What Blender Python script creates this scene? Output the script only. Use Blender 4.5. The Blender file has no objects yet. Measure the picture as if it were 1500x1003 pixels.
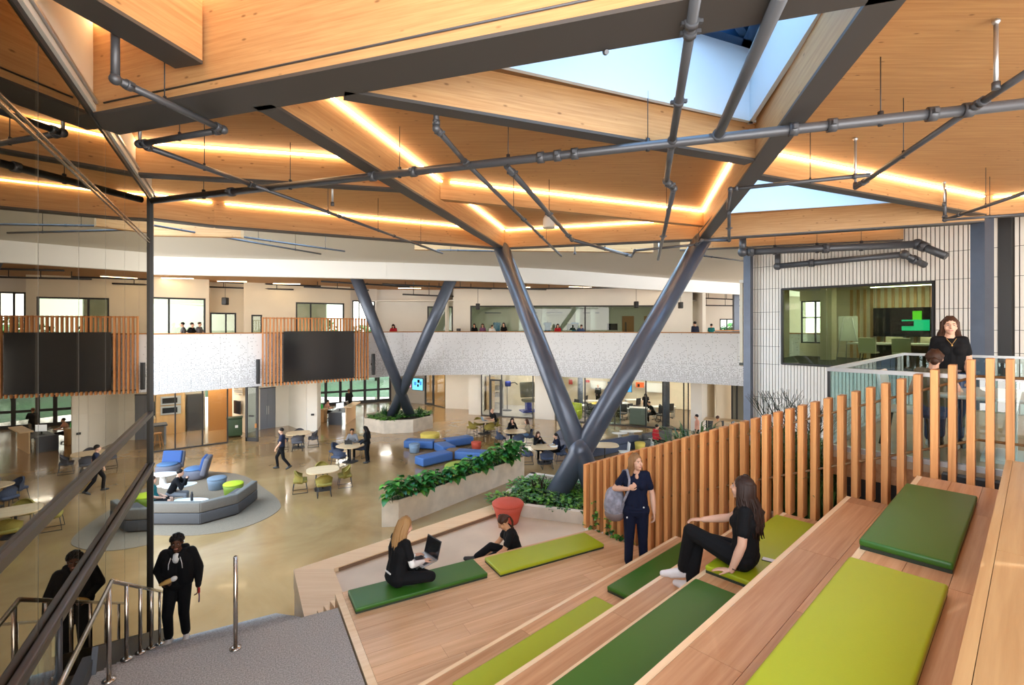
import bpy, bmesh, math, random
import numpy as np
from mathutils import Vector, Matrix, geometry
random.seed(7)
SC = bpy.context.scene
COL = SC.collection
PI = math.pi
# ------------------------------------------------------------------ camera, world, light, exposure
FP, CXP, HYP, EYE = 720.0, 750.0, 478.0, 6.1          # focal length in px, horizon row, eye height (m)
cam_data = bpy.data.cameras.new('camera'); cam = bpy.data.objects.new('camera', cam_data); COL.objects.link(cam)
cam.location = (0, 0, EYE); cam.rotation_euler = (PI/2, 0, 0)
cam_data.sensor_width = 36; cam_data.lens = FP/1500*36; cam_data.shift_y = -(501.5-HYP)/1500
cam_data.clip_start = .05; cam_data.clip_end = 400
SC.camera = cam
W = bpy.data.worlds.new('world'); SC.world = W; W.use_nodes = True
wn = W.node_tree; wn.nodes.clear()
wo = wn.nodes.new('ShaderNodeOutputWorld'); wb = wn.nodes.new('ShaderNodeBackground')
wg = wn.nodes.new('ShaderNodeTexGradient'); wt = wn.nodes.new('ShaderNodeTexCoord'); wm = wn.nodes.new('ShaderNodeMapping')
wr = wn.nodes.new('ShaderNodeValToRGB')
wm.inputs['Rotation'].default_value = (0, PI/2, 0); wm.inputs['Location'].default_value = (0.0, 0, 0)
wn.links.new(wt.outputs['Generated'], wm.inputs[0]); wn.links.new(wm.outputs[0], wg.inputs[0])
wn.links.new(wg.outputs[0], wr.inputs[0]); wn.links.new(wr.outputs[0], wb.inputs[0]); wn.links.new(wb.outputs[0], wo.inputs[0])
wr.color_ramp.elements[0].color = (1.0, .96, .90, 1); wr.color_ramp.elements[1].color = (.46, .72, 1.0, 1)
wr.color_ramp.elements[0].position = .06; wr.color_ramp.elements[1].position = .85
wb.inputs[1].default_value = 5.6
SC.view_settings.view_transform = 'Standard'; SC.view_settings.look = 'None'
SC.view_settings.exposure = 0.46; SC.view_settings.gamma = 1
SC.cycles.use_denoising = True
SC.cycles.max_bounces = 10; SC.cycles.diffuse_bounces = 5; SC.cycles.glossy_bounces = 4
SC.cycles.transmission_bounces = 6; SC.cycles.transparent_max_bounces = 12
SC.cycles.sample_clamp_indirect = 8; SC.cycles.caustics_reflective = False; SC.cycles.caustics_refractive = False

# ------------------------------------------------------------------ measuring helpers
def atz(px, py, z):
    Y = FP*(EYE-z)/(py-HYP); return Vector(((px-CXP)*Y/FP, Y, z))
def aty(px, py, Y): return Vector(((px-CXP)*Y/FP, Y, EYE-(py-HYP)*Y/FP))
def G(px, py): return atz(px, py, 0.0)
ANG_A = math.atan2(.683, .7305)          # frame of the upper seating tiers: x along the rows (v), y = downhill (w)
ANG_S = math.atan2(.486, .874)           # frame of stairs and lower deck: x across (t), y down the stairs (s)
def fa(v, w, z=0): c, s = math.cos(ANG_A), math.sin(ANG_A); return Vector((v*c-w*s, v*s+w*c, z))
def fs(t, s_, z=0): c, s = math.cos(ANG_S), math.sin(ANG_S); return Vector((t*c-s_*s, t*s+s_*c, z))

# ------------------------------------------------------------------ materials
MATS = {}
def nodes(name):
    m = bpy.data.materials.new(name); m.use_nodes = True; MATS[name] = m
    return m, m.node_tree, m.node_tree.nodes['Principled BSDF']
def mat(name, col, rough=.6, metal=0., spec=.5, noise=0., nscale=8., bump=0., bscale=40., emit=0., coat=0.):
    m, nt, b = nodes(name)
    b.inputs['Base Color'].default_value = (*col, 1); b.inputs['Roughness'].default_value = rough
    b.inputs['Metallic'].default_value = metal; b.inputs['Specular IOR Level'].default_value = spec
    b.inputs['Coat Weight'].default_value = coat
    if emit:
        b.inputs['Emission Color'].default_value = (*col, 1); b.inputs['Emission Strength'].default_value = emit
    if noise or bump:
        tc = nt.nodes.new('ShaderNodeTexCoord')
    if noise:
        n = nt.nodes.new('ShaderNodeTexNoise'); n.inputs['Scale'].default_value = nscale; n.inputs['Detail'].default_value = 5
        r = nt.nodes.new('ShaderNodeValToRGB')
        r.color_ramp.elements[0].color = (*[c*(1-noise) for c in col], 1); r.color_ramp.elements[1].color = (*[min(1, c*(1+noise)) for c in col], 1)
        r.color_ramp.elements[0].position = .3; r.color_ramp.elements[1].position = .7
        nt.links.new(tc.outputs['Object'], n.inputs['Vector']); nt.links.new(n.outputs['Fac'], r.inputs[0]); nt.links.new(r.outputs[0], b.inputs['Base Color'])
    if bump:
        n2 = nt.nodes.new('ShaderNodeTexNoise'); n2.inputs['Scale'].default_value = bscale; n2.inputs['Detail'].default_value = 3
        bp = nt.nodes.new('ShaderNodeBump'); bp.inputs['Strength'].default_value = bump; bp.inputs['Distance'].default_value = .01
        nt.links.new(tc.outputs['Object'], n2.inputs['Vector']); nt.links.new(n2.outputs['Fac'], bp.inputs['Height']); nt.links.new(bp.outputs[0], b.inputs['Normal'])
    return m
def wood(name, c1, c2, axis='X', scale=1.0, rough=.5, knots=False, vary=.18, coat=0.):
    m, nt, b = nodes(name); N = nt.nodes.new; L = nt.links.new
    tc = N('ShaderNodeTexCoord'); oi = N('ShaderNodeObjectInfo'); mp = N('ShaderNodeMapping')
    st = {'X': (.35, 9, 9), 'Y': (9, .35, 9), 'Z': (9, 9, .35)}[axis]
    mp.inputs['Scale'].default_value = [s*scale for s in st]
    add = N('ShaderNodeVectorMath'); add.operation = 'ADD'; mul = N('ShaderNodeVectorMath'); mul.operation = 'SCALE'
    comb = N('ShaderNodeCombineXYZ'); L(oi.outputs['Random'], comb.inputs[0]); L(oi.outputs['Random'], comb.inputs[1]); L(oi.outputs['Random'], comb.inputs[2])
    mul.inputs['Scale'].default_value = 37.; L(comb.outputs[0], mul.inputs[0]); L(tc.outputs['Object'], add.inputs[0]); L(mul.outputs[0], add.inputs[1]); L(add.outputs[0], mp.inputs[0])
    n = N('ShaderNodeTexNoise'); n.inputs['Scale'].default_value = 2.2; n.inputs['Detail'].default_value = 6; n.inputs['Roughness'].default_value = .62; n.inputs['Distortion'].default_value = .35
    L(mp.outputs[0], n.inputs['Vector'])
    r = N('ShaderNodeValToRGB'); r.color_ramp.elements[0].position = .32; r.color_ramp.elements[1].position = .68
    r.color_ramp.elements[0].color = (*c1, 1); r.color_ramp.elements[1].color = (*c2, 1); L(n.outputs['Fac'], r.inputs[0])
    out = r.outputs[0]
    if knots:
        vo = N('ShaderNodeTexVoronoi'); vo.inputs['Scale'].default_value = 1.0; vo.inputs['Randomness'].default_value = 1
        mp2 = N('ShaderNodeMapping'); mp2.inputs['Scale'].default_value = [(3.4 if a == axis else 8.0) for a in 'XYZ']; L(add.outputs[0], mp2.inputs[0]); L(mp2.outputs[0], vo.inputs['Vector'])
        kr = N('ShaderNodeValToRGB'); kr.color_ramp.elements[0].position = .05; kr.color_ramp.elements[1].position = .13
        kr.color_ramp.elements[0].color = (.36, .28, .22, 1); kr.color_ramp.elements[1].color = (1, 1, 1, 1); L(vo.outputs['Distance'], kr.inputs[0])
        mx = N('ShaderNodeMix'); mx.data_type = 'RGBA'; mx.blend_type = 'MULTIPLY'; mx.inputs[0].default_value = .8
        L(out, mx.inputs[6]); L(kr.outputs[0], mx.inputs[7]); out = mx.outputs[2]
    hv = N('ShaderNodeHueSaturation'); mr = N('ShaderNodeMapRange'); mr.inputs[3].default_value = 1-vary; mr.inputs[4].default_value = 1+vary
    L(oi.outputs['Random'], mr.inputs[0]); L(mr.outputs[0], hv.inputs['Value']); L(out, hv.inputs['Color']); L(hv.outputs[0], b.inputs['Base Color'])
    b.inputs['Roughness'].default_value = rough; b.inputs['Specular IOR Level'].default_value = .4; b.inputs['Coat Weight'].default_value = coat
    bp = N('ShaderNodeBump'); bp.inputs['Strength'].default_value = .12; bp.inputs['Distance'].default_value = .004; L(n.outputs['Fac'], bp.inputs['Height']); L(bp.outputs[0], b.inputs['Normal'])
    return m
def glass(name, tint=(.9, .95, .93), gloss=.12, gtint=(1, 1, 1), fres=True, rough=0.0):
    m = bpy.data.materials.new(name); m.use_nodes = True; MATS[name] = m; nt = m.node_tree; nt.nodes.clear(); N = nt.nodes.new; L = nt.links.new
    o = N('ShaderNodeOutputMaterial'); mx = N('ShaderNodeMixShader'); t = N('ShaderNodeBsdfTransparent'); g = N('ShaderNodeBsdfGlossy')
    t.inputs[0].default_value = (*tint, 1); g.inputs['Color'].default_value = (*gtint, 1); g.inputs['Roughness'].default_value = rough
    if fres:
        lw = N('ShaderNodeFresnel'); lw.inputs['IOR'].default_value = 1.5; ad = N('ShaderNodeMath'); ad.operation = 'ADD'; ad.use_clamp = True; ad.inputs[1].default_value = gloss
        L(lw.outputs[0], ad.inputs[0]); ge = N('ShaderNodeNewGeometry'); inv = N('ShaderNodeMath'); inv.operation = 'SUBTRACT'; inv.inputs[0].default_value = 1; L(ge.outputs['Backfacing'], inv.inputs[1])
        ml = N('ShaderNodeMath'); ml.operation = 'MULTIPLY'; L(ad.outputs[0], ml.inputs[0]); L(inv.outputs[0], ml.inputs[1]); L(ml.outputs[0], mx.inputs[0])
    else: mx.inputs[0].default_value = gloss
    L(t.outputs[0], mx.inputs[1]); L(g.outputs[0], mx.inputs[2]); L(mx.outputs[0], o.inputs[0])
    return m
# timber
wood('glulam', (.44, .225, .09), (.58, .34, .15), 'X', 1.6, .55, True, .05)
wood('clt_deck', (.43, .21, .08), (.57, .32, .13), 'X', 1.3, .6, True, .0)
wood('oak_tread', (.47, .225, .10), (.63, .36, .19), 'X', 1.0, .42, False, .13, .04)
wood('oak_deck', (.56, .315, .16), (.73, .465, .265), 'X', 1.0, .42, False, .10, .04)
wood('oak_light', (.76, .52, .29), (.86, .64, .40), 'X', 1.0, .4, False, .05, .1)
wood('oak_tan', (.37, .205, .085), (.46, .28, .125), 'X', 1.3, .38, False, .05, .1)
wood('cedar_slat', (.46, .19, .06), (.70, .34, .125), 'Z', 1.0, .5, False, .22)
wood('screen_slat', (.50, .19, .06), (.66, .29, .10), 'Z', .8, .5, False, .15)
wood('maple_top', (.66, .46, .26), (.76, .57, .35), 'X', .7, .35, False, .03)
wood('cabinet_wood', (.50, .29, .12), (.60, .37, .17), 'Z', .5, .5, False, .06)
wood('rod_wood', (.22, .12, .05), (.32, .19, .08), 'X', 1, .5)
# mineral, metal, paint
mat('concrete', (.45, .41, .36), .8, noise=.22, nscale=2.5, bump=.25, bscale=30)
mat('planter_concrete', (.60, .53, .44), .8, noise=.14, nscale=2.2, bump=.2, bscale=18)
mat('landing_concrete', (.33, .305, .28), .7, noise=.45, nscale=70, bump=.5, bscale=90)
mat('pit_concrete', (.64, .53, .40), .42, noise=.1, nscale=1.5)
mat('steel_dark', (.045, .045, .05), .45, .3)
mat('steel_plate', (.075, .068, .066), .5, .2)
mat('steel_column', (.085, .105, .15), .33, .25, noise=.08, nscale=3)
mat('pipe_grey', (.095, .10, .115), .4, .35)
mat('stainless', (.52, .47, .42), .24, 1.)
mat('bronze_rail', (.10, .08, .075), .35, .6)
mat('black_frame', (.018, .018, .02), .45)
mat('black_plastic', (.02, .02, .022), .5)
mat('white_wall', (.80, .77, .71), .75, noise=.02, nscale=1)
mat('cream_wall', (.76, .67, .52), .75, noise=.03, nscale=1)
mat('soffit_grey', (.66, .63, .58), .8)
mat('bulkhead_white', (.87, .89, .92), .6)
mat('shaft_sky_tint', (.60, .68, .76), .55)  # skylight shaft walls, with the blue of the sky light put into the colour
mat('batten_white', (.78, .75, .70), .6)
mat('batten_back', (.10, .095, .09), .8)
mat('grey_wall', (.42, .40, .37), .7)
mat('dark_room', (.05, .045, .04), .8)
mat('white_gloss', (.82, .82, .80), .3)
mat('white_plastic', (.78, .77, .74), .35)
mat('chair_grey', (.62, .61, .59), .45)
mat('wood_floor_light', (.52, .40, .27), .5, noise=.1, nscale=3)
mat('room_floor', (.50, .47, .44), .35, noise=.06, nscale=2)
mat('carpet_grey', (.225, .165, .11), .95, noise=.28, nscale=60)
mat('carpet_beige', (.40, .35, .29), .95, noise=.2, nscale=50)
mat('carpet_dark', (.10, .10, .085), .95, noise=.3, nscale=20)
# upholstery
mat('vinyl_green', (.030, .120, .010), .42, bump=.05, bscale=120)
mat('vinyl_lime', (.34, .395, .010), .42, bump=.05, bscale=120)
mat('cushion_under', (.02, .03, .015), .7)
mat('uph_navy', (.045, .06, .105), .8, noise=.15, nscale=50)
mat('uph_olive', (.25, .195, .035), .8, noise=.15, nscale=50)
mat('uph_char', (.075, .075, .09), .8, noise=.15, nscale=50)
mat('uph_blue', (.045, .13, .36), .55, noise=.06, nscale=30); mat('uph_royal', (.018, .07, .24), .7)
mat('uph_blue_seat', (.07, .15, .29), .75, noise=.1, nscale=50)
mat('uph_grey', (.165, .15, .13), .9, noise=.18, nscale=70)
mat('uph_darkgrey', (.075, .075, .08), .7, noise=.1, nscale=50)
mat('uph_slate', (.16, .21, .27), .8, noise=.12, nscale=50)
mat('uph_shell', (.13, .13, .16), .8, noise=.12, nscale=50)
mat('uph_lime', (.46, .56, .02), .7); mat('uph_limeside', (.20, .29, .03), .7)
mat('uph_yellow', (.72, .55, .10), .7); mat('uph_red', (.52, .075, .04), .7, noise=.05, nscale=40); mat('uph_moss', (.32, .36, .05), .75)
mat('uph_steelblue', (.20, .29, .40), .75); mat('wood_brown', (.20, .12, .07), .6)
# people
mat('skin_light', (.62, .36, .25), .55); mat('skin_tan', (.58, .30, .16), .55); mat('skin_dark', (.105, .045, .025), .5); mat('skin_mid', (.34, .17, .09), .55)
mat('cloth_black', (.006, .006, .007), .85, bump=.2, bscale=25); mat('cloth_navy', (.006, .009, .026), .85, bump=.2, bscale=25); mat('cloth_darknavy', (.02, .025, .05), .85)
mat('cloth_white', (.75, .74, .72), .8); mat('cloth_grey', (.18, .18, .19), .85); mat('cloth_olive', (.115, .10, .065), .85); mat('cloth_denim', (.045, .075, .16), .85)
mat('cloth_lightdenim', (.16, .26, .42), .85); mat('cloth_teal', (.02, .20, .22), .85); mat('cloth_red', (.45, .02, .03), .8); mat('cloth_beige', (.48, .33, .20), .85)
mat('cloth_purple', (.20, .09, .17), .85); mat('cloth_khaki', (.22, .18, .12), .85); mat('cloth_salmon', (.62, .30, .22), .85)
mat('shoe_white', (.72, .68, .66), .6); mat('shoe_black', (.02, .02, .02), .5)
mat('hair_black', (.012, .009, .008), .45); mat('hair_brown', (.055, .024, .014), .45); mat('hair_darkbrown', (.028, .014, .010), .45); mat('hair_blonde', (.33, .18, .07), .45); mat('hair_lightbrown', (.24, .125, .055), .45); mat('hair_grey', (.35, .33, .31), .5)
mat('eye_white', (.33, .29, .27), .5); mat('eye_dark', (.02, .012, .01), .2); mat('lip', (.46, .19, .15), .6)
mat('bag_grey', (.23, .225, .27), .8, noise=.35, nscale=14, bump=1, bscale=30); mat('bag_base', (.16, .12, .115), .7)
mat('bread', (.62, .36, .10), .7); mat('silver', (.55, .56, .58), .35, .8); mat('screen_black', (.012, .012, .014), .12)
# greenery
mat('leaf_dark', (.012, .075, .012), .4, noise=.4, nscale=6); mat('leaf_mid', (.03, .15, .02), .4, noise=.4, nscale=6); mat('leaf_light', (.11, .30, .03), .45, noise=.3, nscale=6)
mat('leaf_yellow', (.35, .46, .05), .5); mat('grass_blade', (.05, .13, .022), .5, noise=.4, nscale=4); mat('twig', (.035, .04, .025), .7); mat('soil', (.035, .024, .016), .95)
mat('lawn', (.06, .115, .03), .9, noise=.4, nscale=3); mat('tree_leaf', (.09, .20, .05), .8, noise=.5, nscale=2)
# coloured bits
mat('poster_orange', (.75, .13, .02), .6); mat('poster_red', (.60, .06, .05), .6); mat('green_bin', (.035, .07, .03), .5); mat('equip_blue', (.02, .04, .32), .4)
mat('cabinet_sage', (.19, .235, .20), .6); mat('tile_dark', (.06, .07, .085), .35, noise=.3, nscale=20); mat('door_bluegrey', (.20, .22, .27), .4); mat('door_wood', (.45, .19, .05), .5)
mat('chair_vinyl', (.16, .15, .11), .5); mat('scrub_blue', (.05, .22, .42), .8); mat('blue_frame', (.01, .045, .11), .35, .3); mat('counter_dark', (.05, .055, .07), .4)
mat('whiteboard', (.72, .72, .69), .3); mat('binder_green', (.02, .55, .08), .5); mat('phone_white', (.7, .7, .72), .3); mat('red_pen', (.5, .02, .02), .5)
mat('led', (1.0, .74, .42), emit=15.); mat('room_lamp', (1.0, .94, .82), emit=28.); mat('soft_lamp', (1.0, .95, .86), emit=16.); mat('down_lamp', (1.0, .92, .80), emit=160.)
mat('tv_cyan', (.15, .55, .75), .2, emit=1.0); mat('tv_pink', (.75, .35, .55), .2, emit=.9); mat('tv_blue', (.05, .25, .55), .2, emit=.8); mat('tv_green', (.01, .5, .28), .2, emit=.8); mat('tv_lime', (.10, .55, .02), .2, emit=.8); mat('tv_white', (.8, .85, .9), .2, emit=.8)
mat('paper_sign', (.28, .25, .22), .8); mat('lamp_white', (.75, .72, .66), .4)
glass('glass_clear', (.93, .96, .95), .02); glass('glass_guard', (.80, .90, .90), .06); glass('glass_store', (.90, .92, .90), .0)
glass('glass_meeting', (.62, .70, .56), .05); glass('glass_curtain', (.50, .44, .35), .24, (.86, .80, .70)); glass('glass_sky', (.80, .92, 1.0), .03)
glass('glass_ghost', (.58, .66, .60), .0)
for _n, _m in MATS.items():
    if _n.startswith(('cloth_', 'hair_', 'skin_')): _m.node_tree.nodes['Principled BSDF'].inputs['Specular IOR Level'].default_value = .18

def floor_material():
    m, nt, b = nodes('polished_concrete'); N = nt.nodes.new; L = nt.links.new
    tc = N('ShaderNodeTexCoord'); n = N('ShaderNodeTexNoise'); n.inputs['Scale'].default_value = .32; n.inputs['Detail'].default_value = 8; n.inputs['Roughness'].default_value = .6; n.inputs['Distortion'].default_value = .6
    L(tc.outputs['Object'], n.inputs['Vector']); r = N('ShaderNodeValToRGB'); r.color_ramp.elements[0].position = .3; r.color_ramp.elements[1].position = .72
    r.color_ramp.elements[0].color = (.265, .145, .052, 1); r.color_ramp.elements[1].color = (.48, .305, .135, 1); L(n.outputs['Fac'], r.inputs[0]); L(r.outputs[0], b.inputs['Base Color'])
    n2 = N('ShaderNodeTexNoise'); n2.inputs['Scale'].default_value = 1.7; n2.inputs['Detail'].default_value = 5; L(tc.outputs['Object'], n2.inputs['Vector'])
    mr = N('ShaderNodeMapRange'); mr.inputs[3].default_value = .10; mr.inputs[4].default_value = .26; L(n2.outputs['Fac'], mr.inputs[0]); L(mr.outputs[0], b.inputs['Roughness'])
    b.inputs['Specular IOR Level'].default_value = .85; b.inputs['Coat Weight'].default_value = .35; b.inputs['Coat Roughness'].default_value = .06
    bp = N('ShaderNodeBump'); bp.inputs['Strength'].default_value = .05; bp.inputs['Distance'].default_value = .02; L(n2.outputs['Fac'], bp.inputs['Height']); L(bp.outputs[0], b.inputs['Normal'])
floor_material()
def perforated_material():
    m, nt, b = nodes('perforated_white'); N = nt.nodes.new; L = nt.links.new
    tc = N('ShaderNodeTexCoord'); mp = N('ShaderNodeMapping'); mp.inputs['Scale'].default_value = (17, .001, 17); L(tc.outputs['Object'], mp.inputs[0])
    vo = N('ShaderNodeTexVoronoi'); vo.inputs['Scale'].default_value = 1; vo.inputs['Randomness'].default_value = .25; L(mp.outputs[0], vo.inputs['Vector'])
    dot = N('ShaderNodeMath'); dot.operation = 'LESS_THAN'; dot.inputs[1].default_value = .36; L(vo.outputs['Distance'], dot.inputs[0])
    sx = N('ShaderNodeSeparateXYZ'); L(tc.outputs['Object'], sx.inputs[0])
    mr = N('ShaderNodeMapRange'); mr.inputs[1].default_value = 0; mr.inputs[2].default_value = 1.75; mr.inputs[3].default_value = 1.0; mr.inputs[4].default_value = .05; L(sx.outputs['Z'], mr.inputs[0])
    sc = N('ShaderNodeSeparateColor'); L(vo.outputs['Color'], sc.inputs[0])
    lt = N('ShaderNodeMath'); lt.operation = 'LESS_THAN'; L(sc.outputs[0], lt.inputs[0]); L(mr.outputs[0], lt.inputs[1])
    an = N('ShaderNodeMath'); an.operation = 'MULTIPLY'; L(dot.outputs[0], an.inputs[0]); L(lt.outputs[0], an.inputs[1])
    mx = N('ShaderNodeMix'); mx.data_type = 'RGBA'; mx.inputs[6].default_value = (.78, .80, .85, 1); mx.inputs[7].default_value = (.34, .35, .38, 1); L(an.outputs[0], mx.inputs[0]); L(mx.outputs[2], b.inputs['Base Color'])
    b.inputs['Roughness'].default_value = .38
perforated_material()

# ------------------------------------------------------------------ mesh builder
def ortho(d):
    d = d.normalized(); a = Vector((0, 0, 1)) if abs(d.z) < .9 else Vector((1, 0, 0))
    x = a.cross(d).normalized(); return x, d.cross(x)
class MB:
    def __init__(s): s.v = []; s.f = []; s.m = []; s.mats = []; s.cur = 0; s.sm = []; s.smooth = False
    def use(s, name, smooth=None):
        if name not in s.mats: s.mats.append(name)
        s.cur = s.mats.index(name)
        if smooth is not None: s.smooth = smooth
        return s
    def add(s, vs, fs_, smooth=None):
        o = len(s.v); s.v += [tuple(v) for v in vs]
        for f in fs_: s.f.append([o+i for i in f]); s.m.append(s.cur); s.sm.append(s.smooth if smooth is None else smooth)
        return s
    def box(s, c, size, rz=0, M=None):
        x, y, z = [d/2 for d in size]; c = Vector(c)
        R = M if M is not None else Matrix.Rotation(rz, 3, 'Z')
        vs = [c + R @ Vector((a*x, b*y, d*z)) for d in (-1, 1) for a, b in ((-1, -1), (1, -1), (1, 1), (-1, 1))]
        return s.add(vs, [(3, 2, 1, 0), (4, 5, 6, 7), (0, 1, 5, 4), (1, 2, 6, 5), (2, 3, 7, 6), (3, 0, 4, 7)], False)
    def rbox(s, c, size, r=.03, rz=0, M=None, seg=2):
        bm = bmesh.new(); bmesh.ops.create_cube(bm, size=1)
        for v in bm.verts: v.co = Vector((v.co.x*size[0], v.co.y*size[1], v.co.z*size[2]))
        bmesh.ops.bevel(bm, geom=bm.edges[:], offset=min(r, min(size)*.49), segments=seg, profile=.6, affect='EDGES')
        R = M if M is not None else Matrix.Rotation(rz, 3, 'Z'); c = Vector(c)
        bm.verts.index_update(); vs = [c + R @ v.co for v in bm.verts]; fc = [[v.index for v in f.verts] for f in bm.faces]; bm.free()
        return s.add(vs, fc, True)
    def prism(s, poly, z0, z1, smooth=False):
        n = len(poly); a = sum(poly[i][0]*poly[(i+1) % n][1]-poly[(i+1) % n][0]*poly[i][1] for i in range(n))
        if a < 0: poly = poly[::-1]
        vs = [(p[0], p[1], z0) for p in poly]+[(p[0], p[1], z1) for p in poly]
        s.add(vs, [list(range(n))[::-1], [n+i for i in range(n)]], False)
        o = len(s.v)-2*n
        for i in range(n):
            j = (i+1) % n; s.f.append([o+i, o+j, o+n+j, o+n+i]); s.m.append(s.cur); s.sm.append(smooth)
        return s
    def cyl(s, p0, p1, r0, r1=None, n=12, caps=True, smooth=True):
        p0, p1 = Vector(p0), Vector(p1); r1 = r0 if r1 is None else r1; x, y = ortho(p1-p0)
        ang = [2*PI*i/n for i in range(n)]
        vs = [p0+(x*math.cos(a)+y*math.sin(a))*r0 for a in ang]+[p1+(x*math.cos(a)+y*math.sin(a))*r1 for a in ang]
        s.add(vs, [(i, (i+1) % n, n+(i+1) % n, n+i) for i in range(n)], smooth)
        if caps: 
            o = len(s.v)-2*n; s.f += [[o+i for i in range(n)][::-1], [o+n+i for i in range(n)]]; s.m += [s.cur]*2; s.sm += [False]*2
        return s
    def tube(s, pts, r, n=8, caps=True):
        pts = [Vector(p) for p in pts]; k = len(pts); rs = r if isinstance(r, (list, tuple)) else [r]*k
        x, y = ortho(pts[1]-pts[0]); vs = []
        for i, p in enumerate(pts):
            d = (pts[min(i+1, k-1)]-pts[max(i-1, 0)]).normalized()
            x = (x-d*x.dot(d)); x = x.normalized() if x.length > 1e-6 else ortho(d)[0]; y = d.cross(x)
            vs += [p+(x*math.cos(2*PI*j/n)+y*math.sin(2*PI*j/n))*rs[i] for j in range(n)]
        fc = [(i*n+j, i*n+(j+1) % n, (i+1)*n+(j+1) % n, (i+1)*n+j) for i in range(k-1) for j in range(n)]
        if caps: fc += [list(range(n))[::-1], [(k-1)*n+j for j in range(n)]]
        return s.add(vs, fc, True)
    def lathe(s, prof, c=(0, 0, 0), n=24, sx=1, sy=1, rz=0, smooth=True):
        c = Vector(c); k = len(prof); vs = []
        for r, z in prof:
            for j in range(n):
                a = 2*PI*j/n; x, y = r*math.cos(a)*sx, r*math.sin(a)*sy
                vs.append(c+Vector((x*math.cos(rz)-y*math.sin(rz), x*math.sin(rz)+y*math.cos(rz), z)))
        fc = [(i*n+j, i*n+(j+1) % n, (i+1)*n+(j+1) % n, (i+1)*n+j) for i in range(k-1) for j in range(n)]
        s.add(vs, fc, smooth); o = len(s.v)-k*n
        s.f += [[o+j for j in range(n)][::-1], [o+(k-1)*n+j for j in range(n)]]; s.m += [s.cur]*2; s.sm += [False]*2
        return s
    def ell(s, c, r, M=None, n=10, k=7):
        c = Vector(c); vs = [Vector((0, 0, -1))]
        for i in range(1, k):
            a = -PI/2+PI*i/k
            vs += [Vector((math.cos(a)*math.cos(2*PI*j/n), math.cos(a)*math.sin(2*PI*j/n), math.sin(a))) for j in range(n)]
        vs.append(Vector((0, 0, 1))); R = M if M is not None else Matrix.Identity(3)
        vs = [c+R @ Vector((v.x*r[0], v.y*r[1], v.z*r[2])) for v in vs]
        fc = [(0, 1+(j+1) % n, 1+j) for j in range(n)]
        fc += [(1+i*n+j, 1+i*n+(j+1) % n, 1+(i+1)*n+(j+1) % n, 1+(i+1)*n+j) for i in range(k-2) for j in range(n)]
        t = len(vs)-1; fc += [(t, 1+(k-2)*n+j, 1+(k-2)*n+(j+1) % n) for j in range(n)]
        return s.add(vs, fc, True)
    def quad(s, a, b, c, d): return s.add([a, b, c, d], [(0, 1, 2, 3)], False)
    def mesh(s, name):
        me = bpy.data.meshes.new(name); me.from_pydata(s.v, [], s.f)
        for m in s.mats: me.materials.append(MATS[m])
        me.polygons.foreach_set('material_index', s.m); me.polygons.foreach_set('use_smooth', s.sm); me.update()
        return me
    def build(s, name, parent=None, loc=(0, 0, 0), rz=0):
        return link(name, s.mesh(name), parent, loc, rz)
def link(name, me, parent=None, loc=(0, 0, 0), rz=0):
    o = bpy.data.objects.new(name, me); COL.objects.link(o); o.location = loc; o.rotation_euler = (0, 0, rz)
    if parent is not None: o.parent = parent
    return o
def mb(m, smooth=None): return MB().use(m, smooth)
def tag(o, label, cat, group=None):
    o['label'] = label; o['category'] = cat
    if group: o['group'] = group
    return o
def thing(name, label, cat, loc=(0, 0, 0), rz=0, group=None):
    o = bpy.data.objects.new(name, None); COL.objects.link(o); o.location = loc; o.rotation_euler = (0, 0, rz); o.empty_display_size = .2
    return tag(o, label, cat, group)
def struct(name, label, loc=(0, 0, 0), rz=0):
    o = bpy.data.objects.new(name, None); COL.objects.link(o); o.location = loc; o.rotation_euler = (0, 0, rz); o['kind'] = 'structure'; o['label'] = label
    return o
def smesh(o, label): o['kind'] = 'structure'; o['label'] = label; return o
def stuff(o): o['kind'] = 'stuff'; return o
def dup(root, loc, rz, label=None, group=None):
    r = root.copy(); COL.objects.link(r); r.location = loc; r.rotation_euler = (0, 0, rz)
    if label: r['label'] = label
    if group: r['group'] = group
    for ch in list(root.children):
        c = ch.copy(); COL.objects.link(c); c.parent = r
        for g in list(ch.children):
            d = g.copy(); COL.objects.link(d); d.parent = c
    return r
BOXES = {}
def boxo(name, size, loc, m, parent=None, rz=0, bev=0.):
    key = (tuple(round(x, 4) for x in size), m, bev)
    if key not in BOXES:
        b = mb(m)
        if bev: b.rbox((0, 0, 0), size, bev, seg=1); b.sm = [False]*len(b.f)
        else: b.box((0, 0, 0), size)
        BOXES[key] = b.mesh(name)
    return link(name, BOXES[key], parent, loc, rz)
def clip(poly, a, b, c):
    """keep the part of a convex polygon with a*x + b*y <= c"""
    out = []; n = len(poly)
    for i in range(n):
        p, q = poly[i], poly[(i+1) % n]; dp, dq = a*p[0]+b*p[1]-c, a*q[0]+b*q[1]-c
        if dp <= 0: out.append(p)
        if dp*dq < 0:
            t = dp/(dp-dq); out.append((p[0]+(q[0]-p[0])*t, p[1]+(q[1]-p[1])*t))
    return out
def spline(pts, n=8, closed=False):
    P = [Vector((*p, 0)) if len(p) == 2 else Vector(p) for p in pts]; k = len(P); out = []
    rng = range(k) if closed else range(k-1)
    for i in rng:
        if closed: a, b, c, d = P[(i-1) % k], P[i], P[(i+1) % k], P[(i+2) % k]
        else: a, b, c, d = P[max(i-1, 0)], P[i], P[i+1], P[min(i+2, k-1)]
        for j in range(n):
            t = j/n; out.append(.5*((2*b)+(c-a)*t+(2*a-5*b+4*c-d)*t*t+(3*b-a-3*c+d)*t**3))
    if not closed: out.append(P[-1])
    return out
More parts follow.
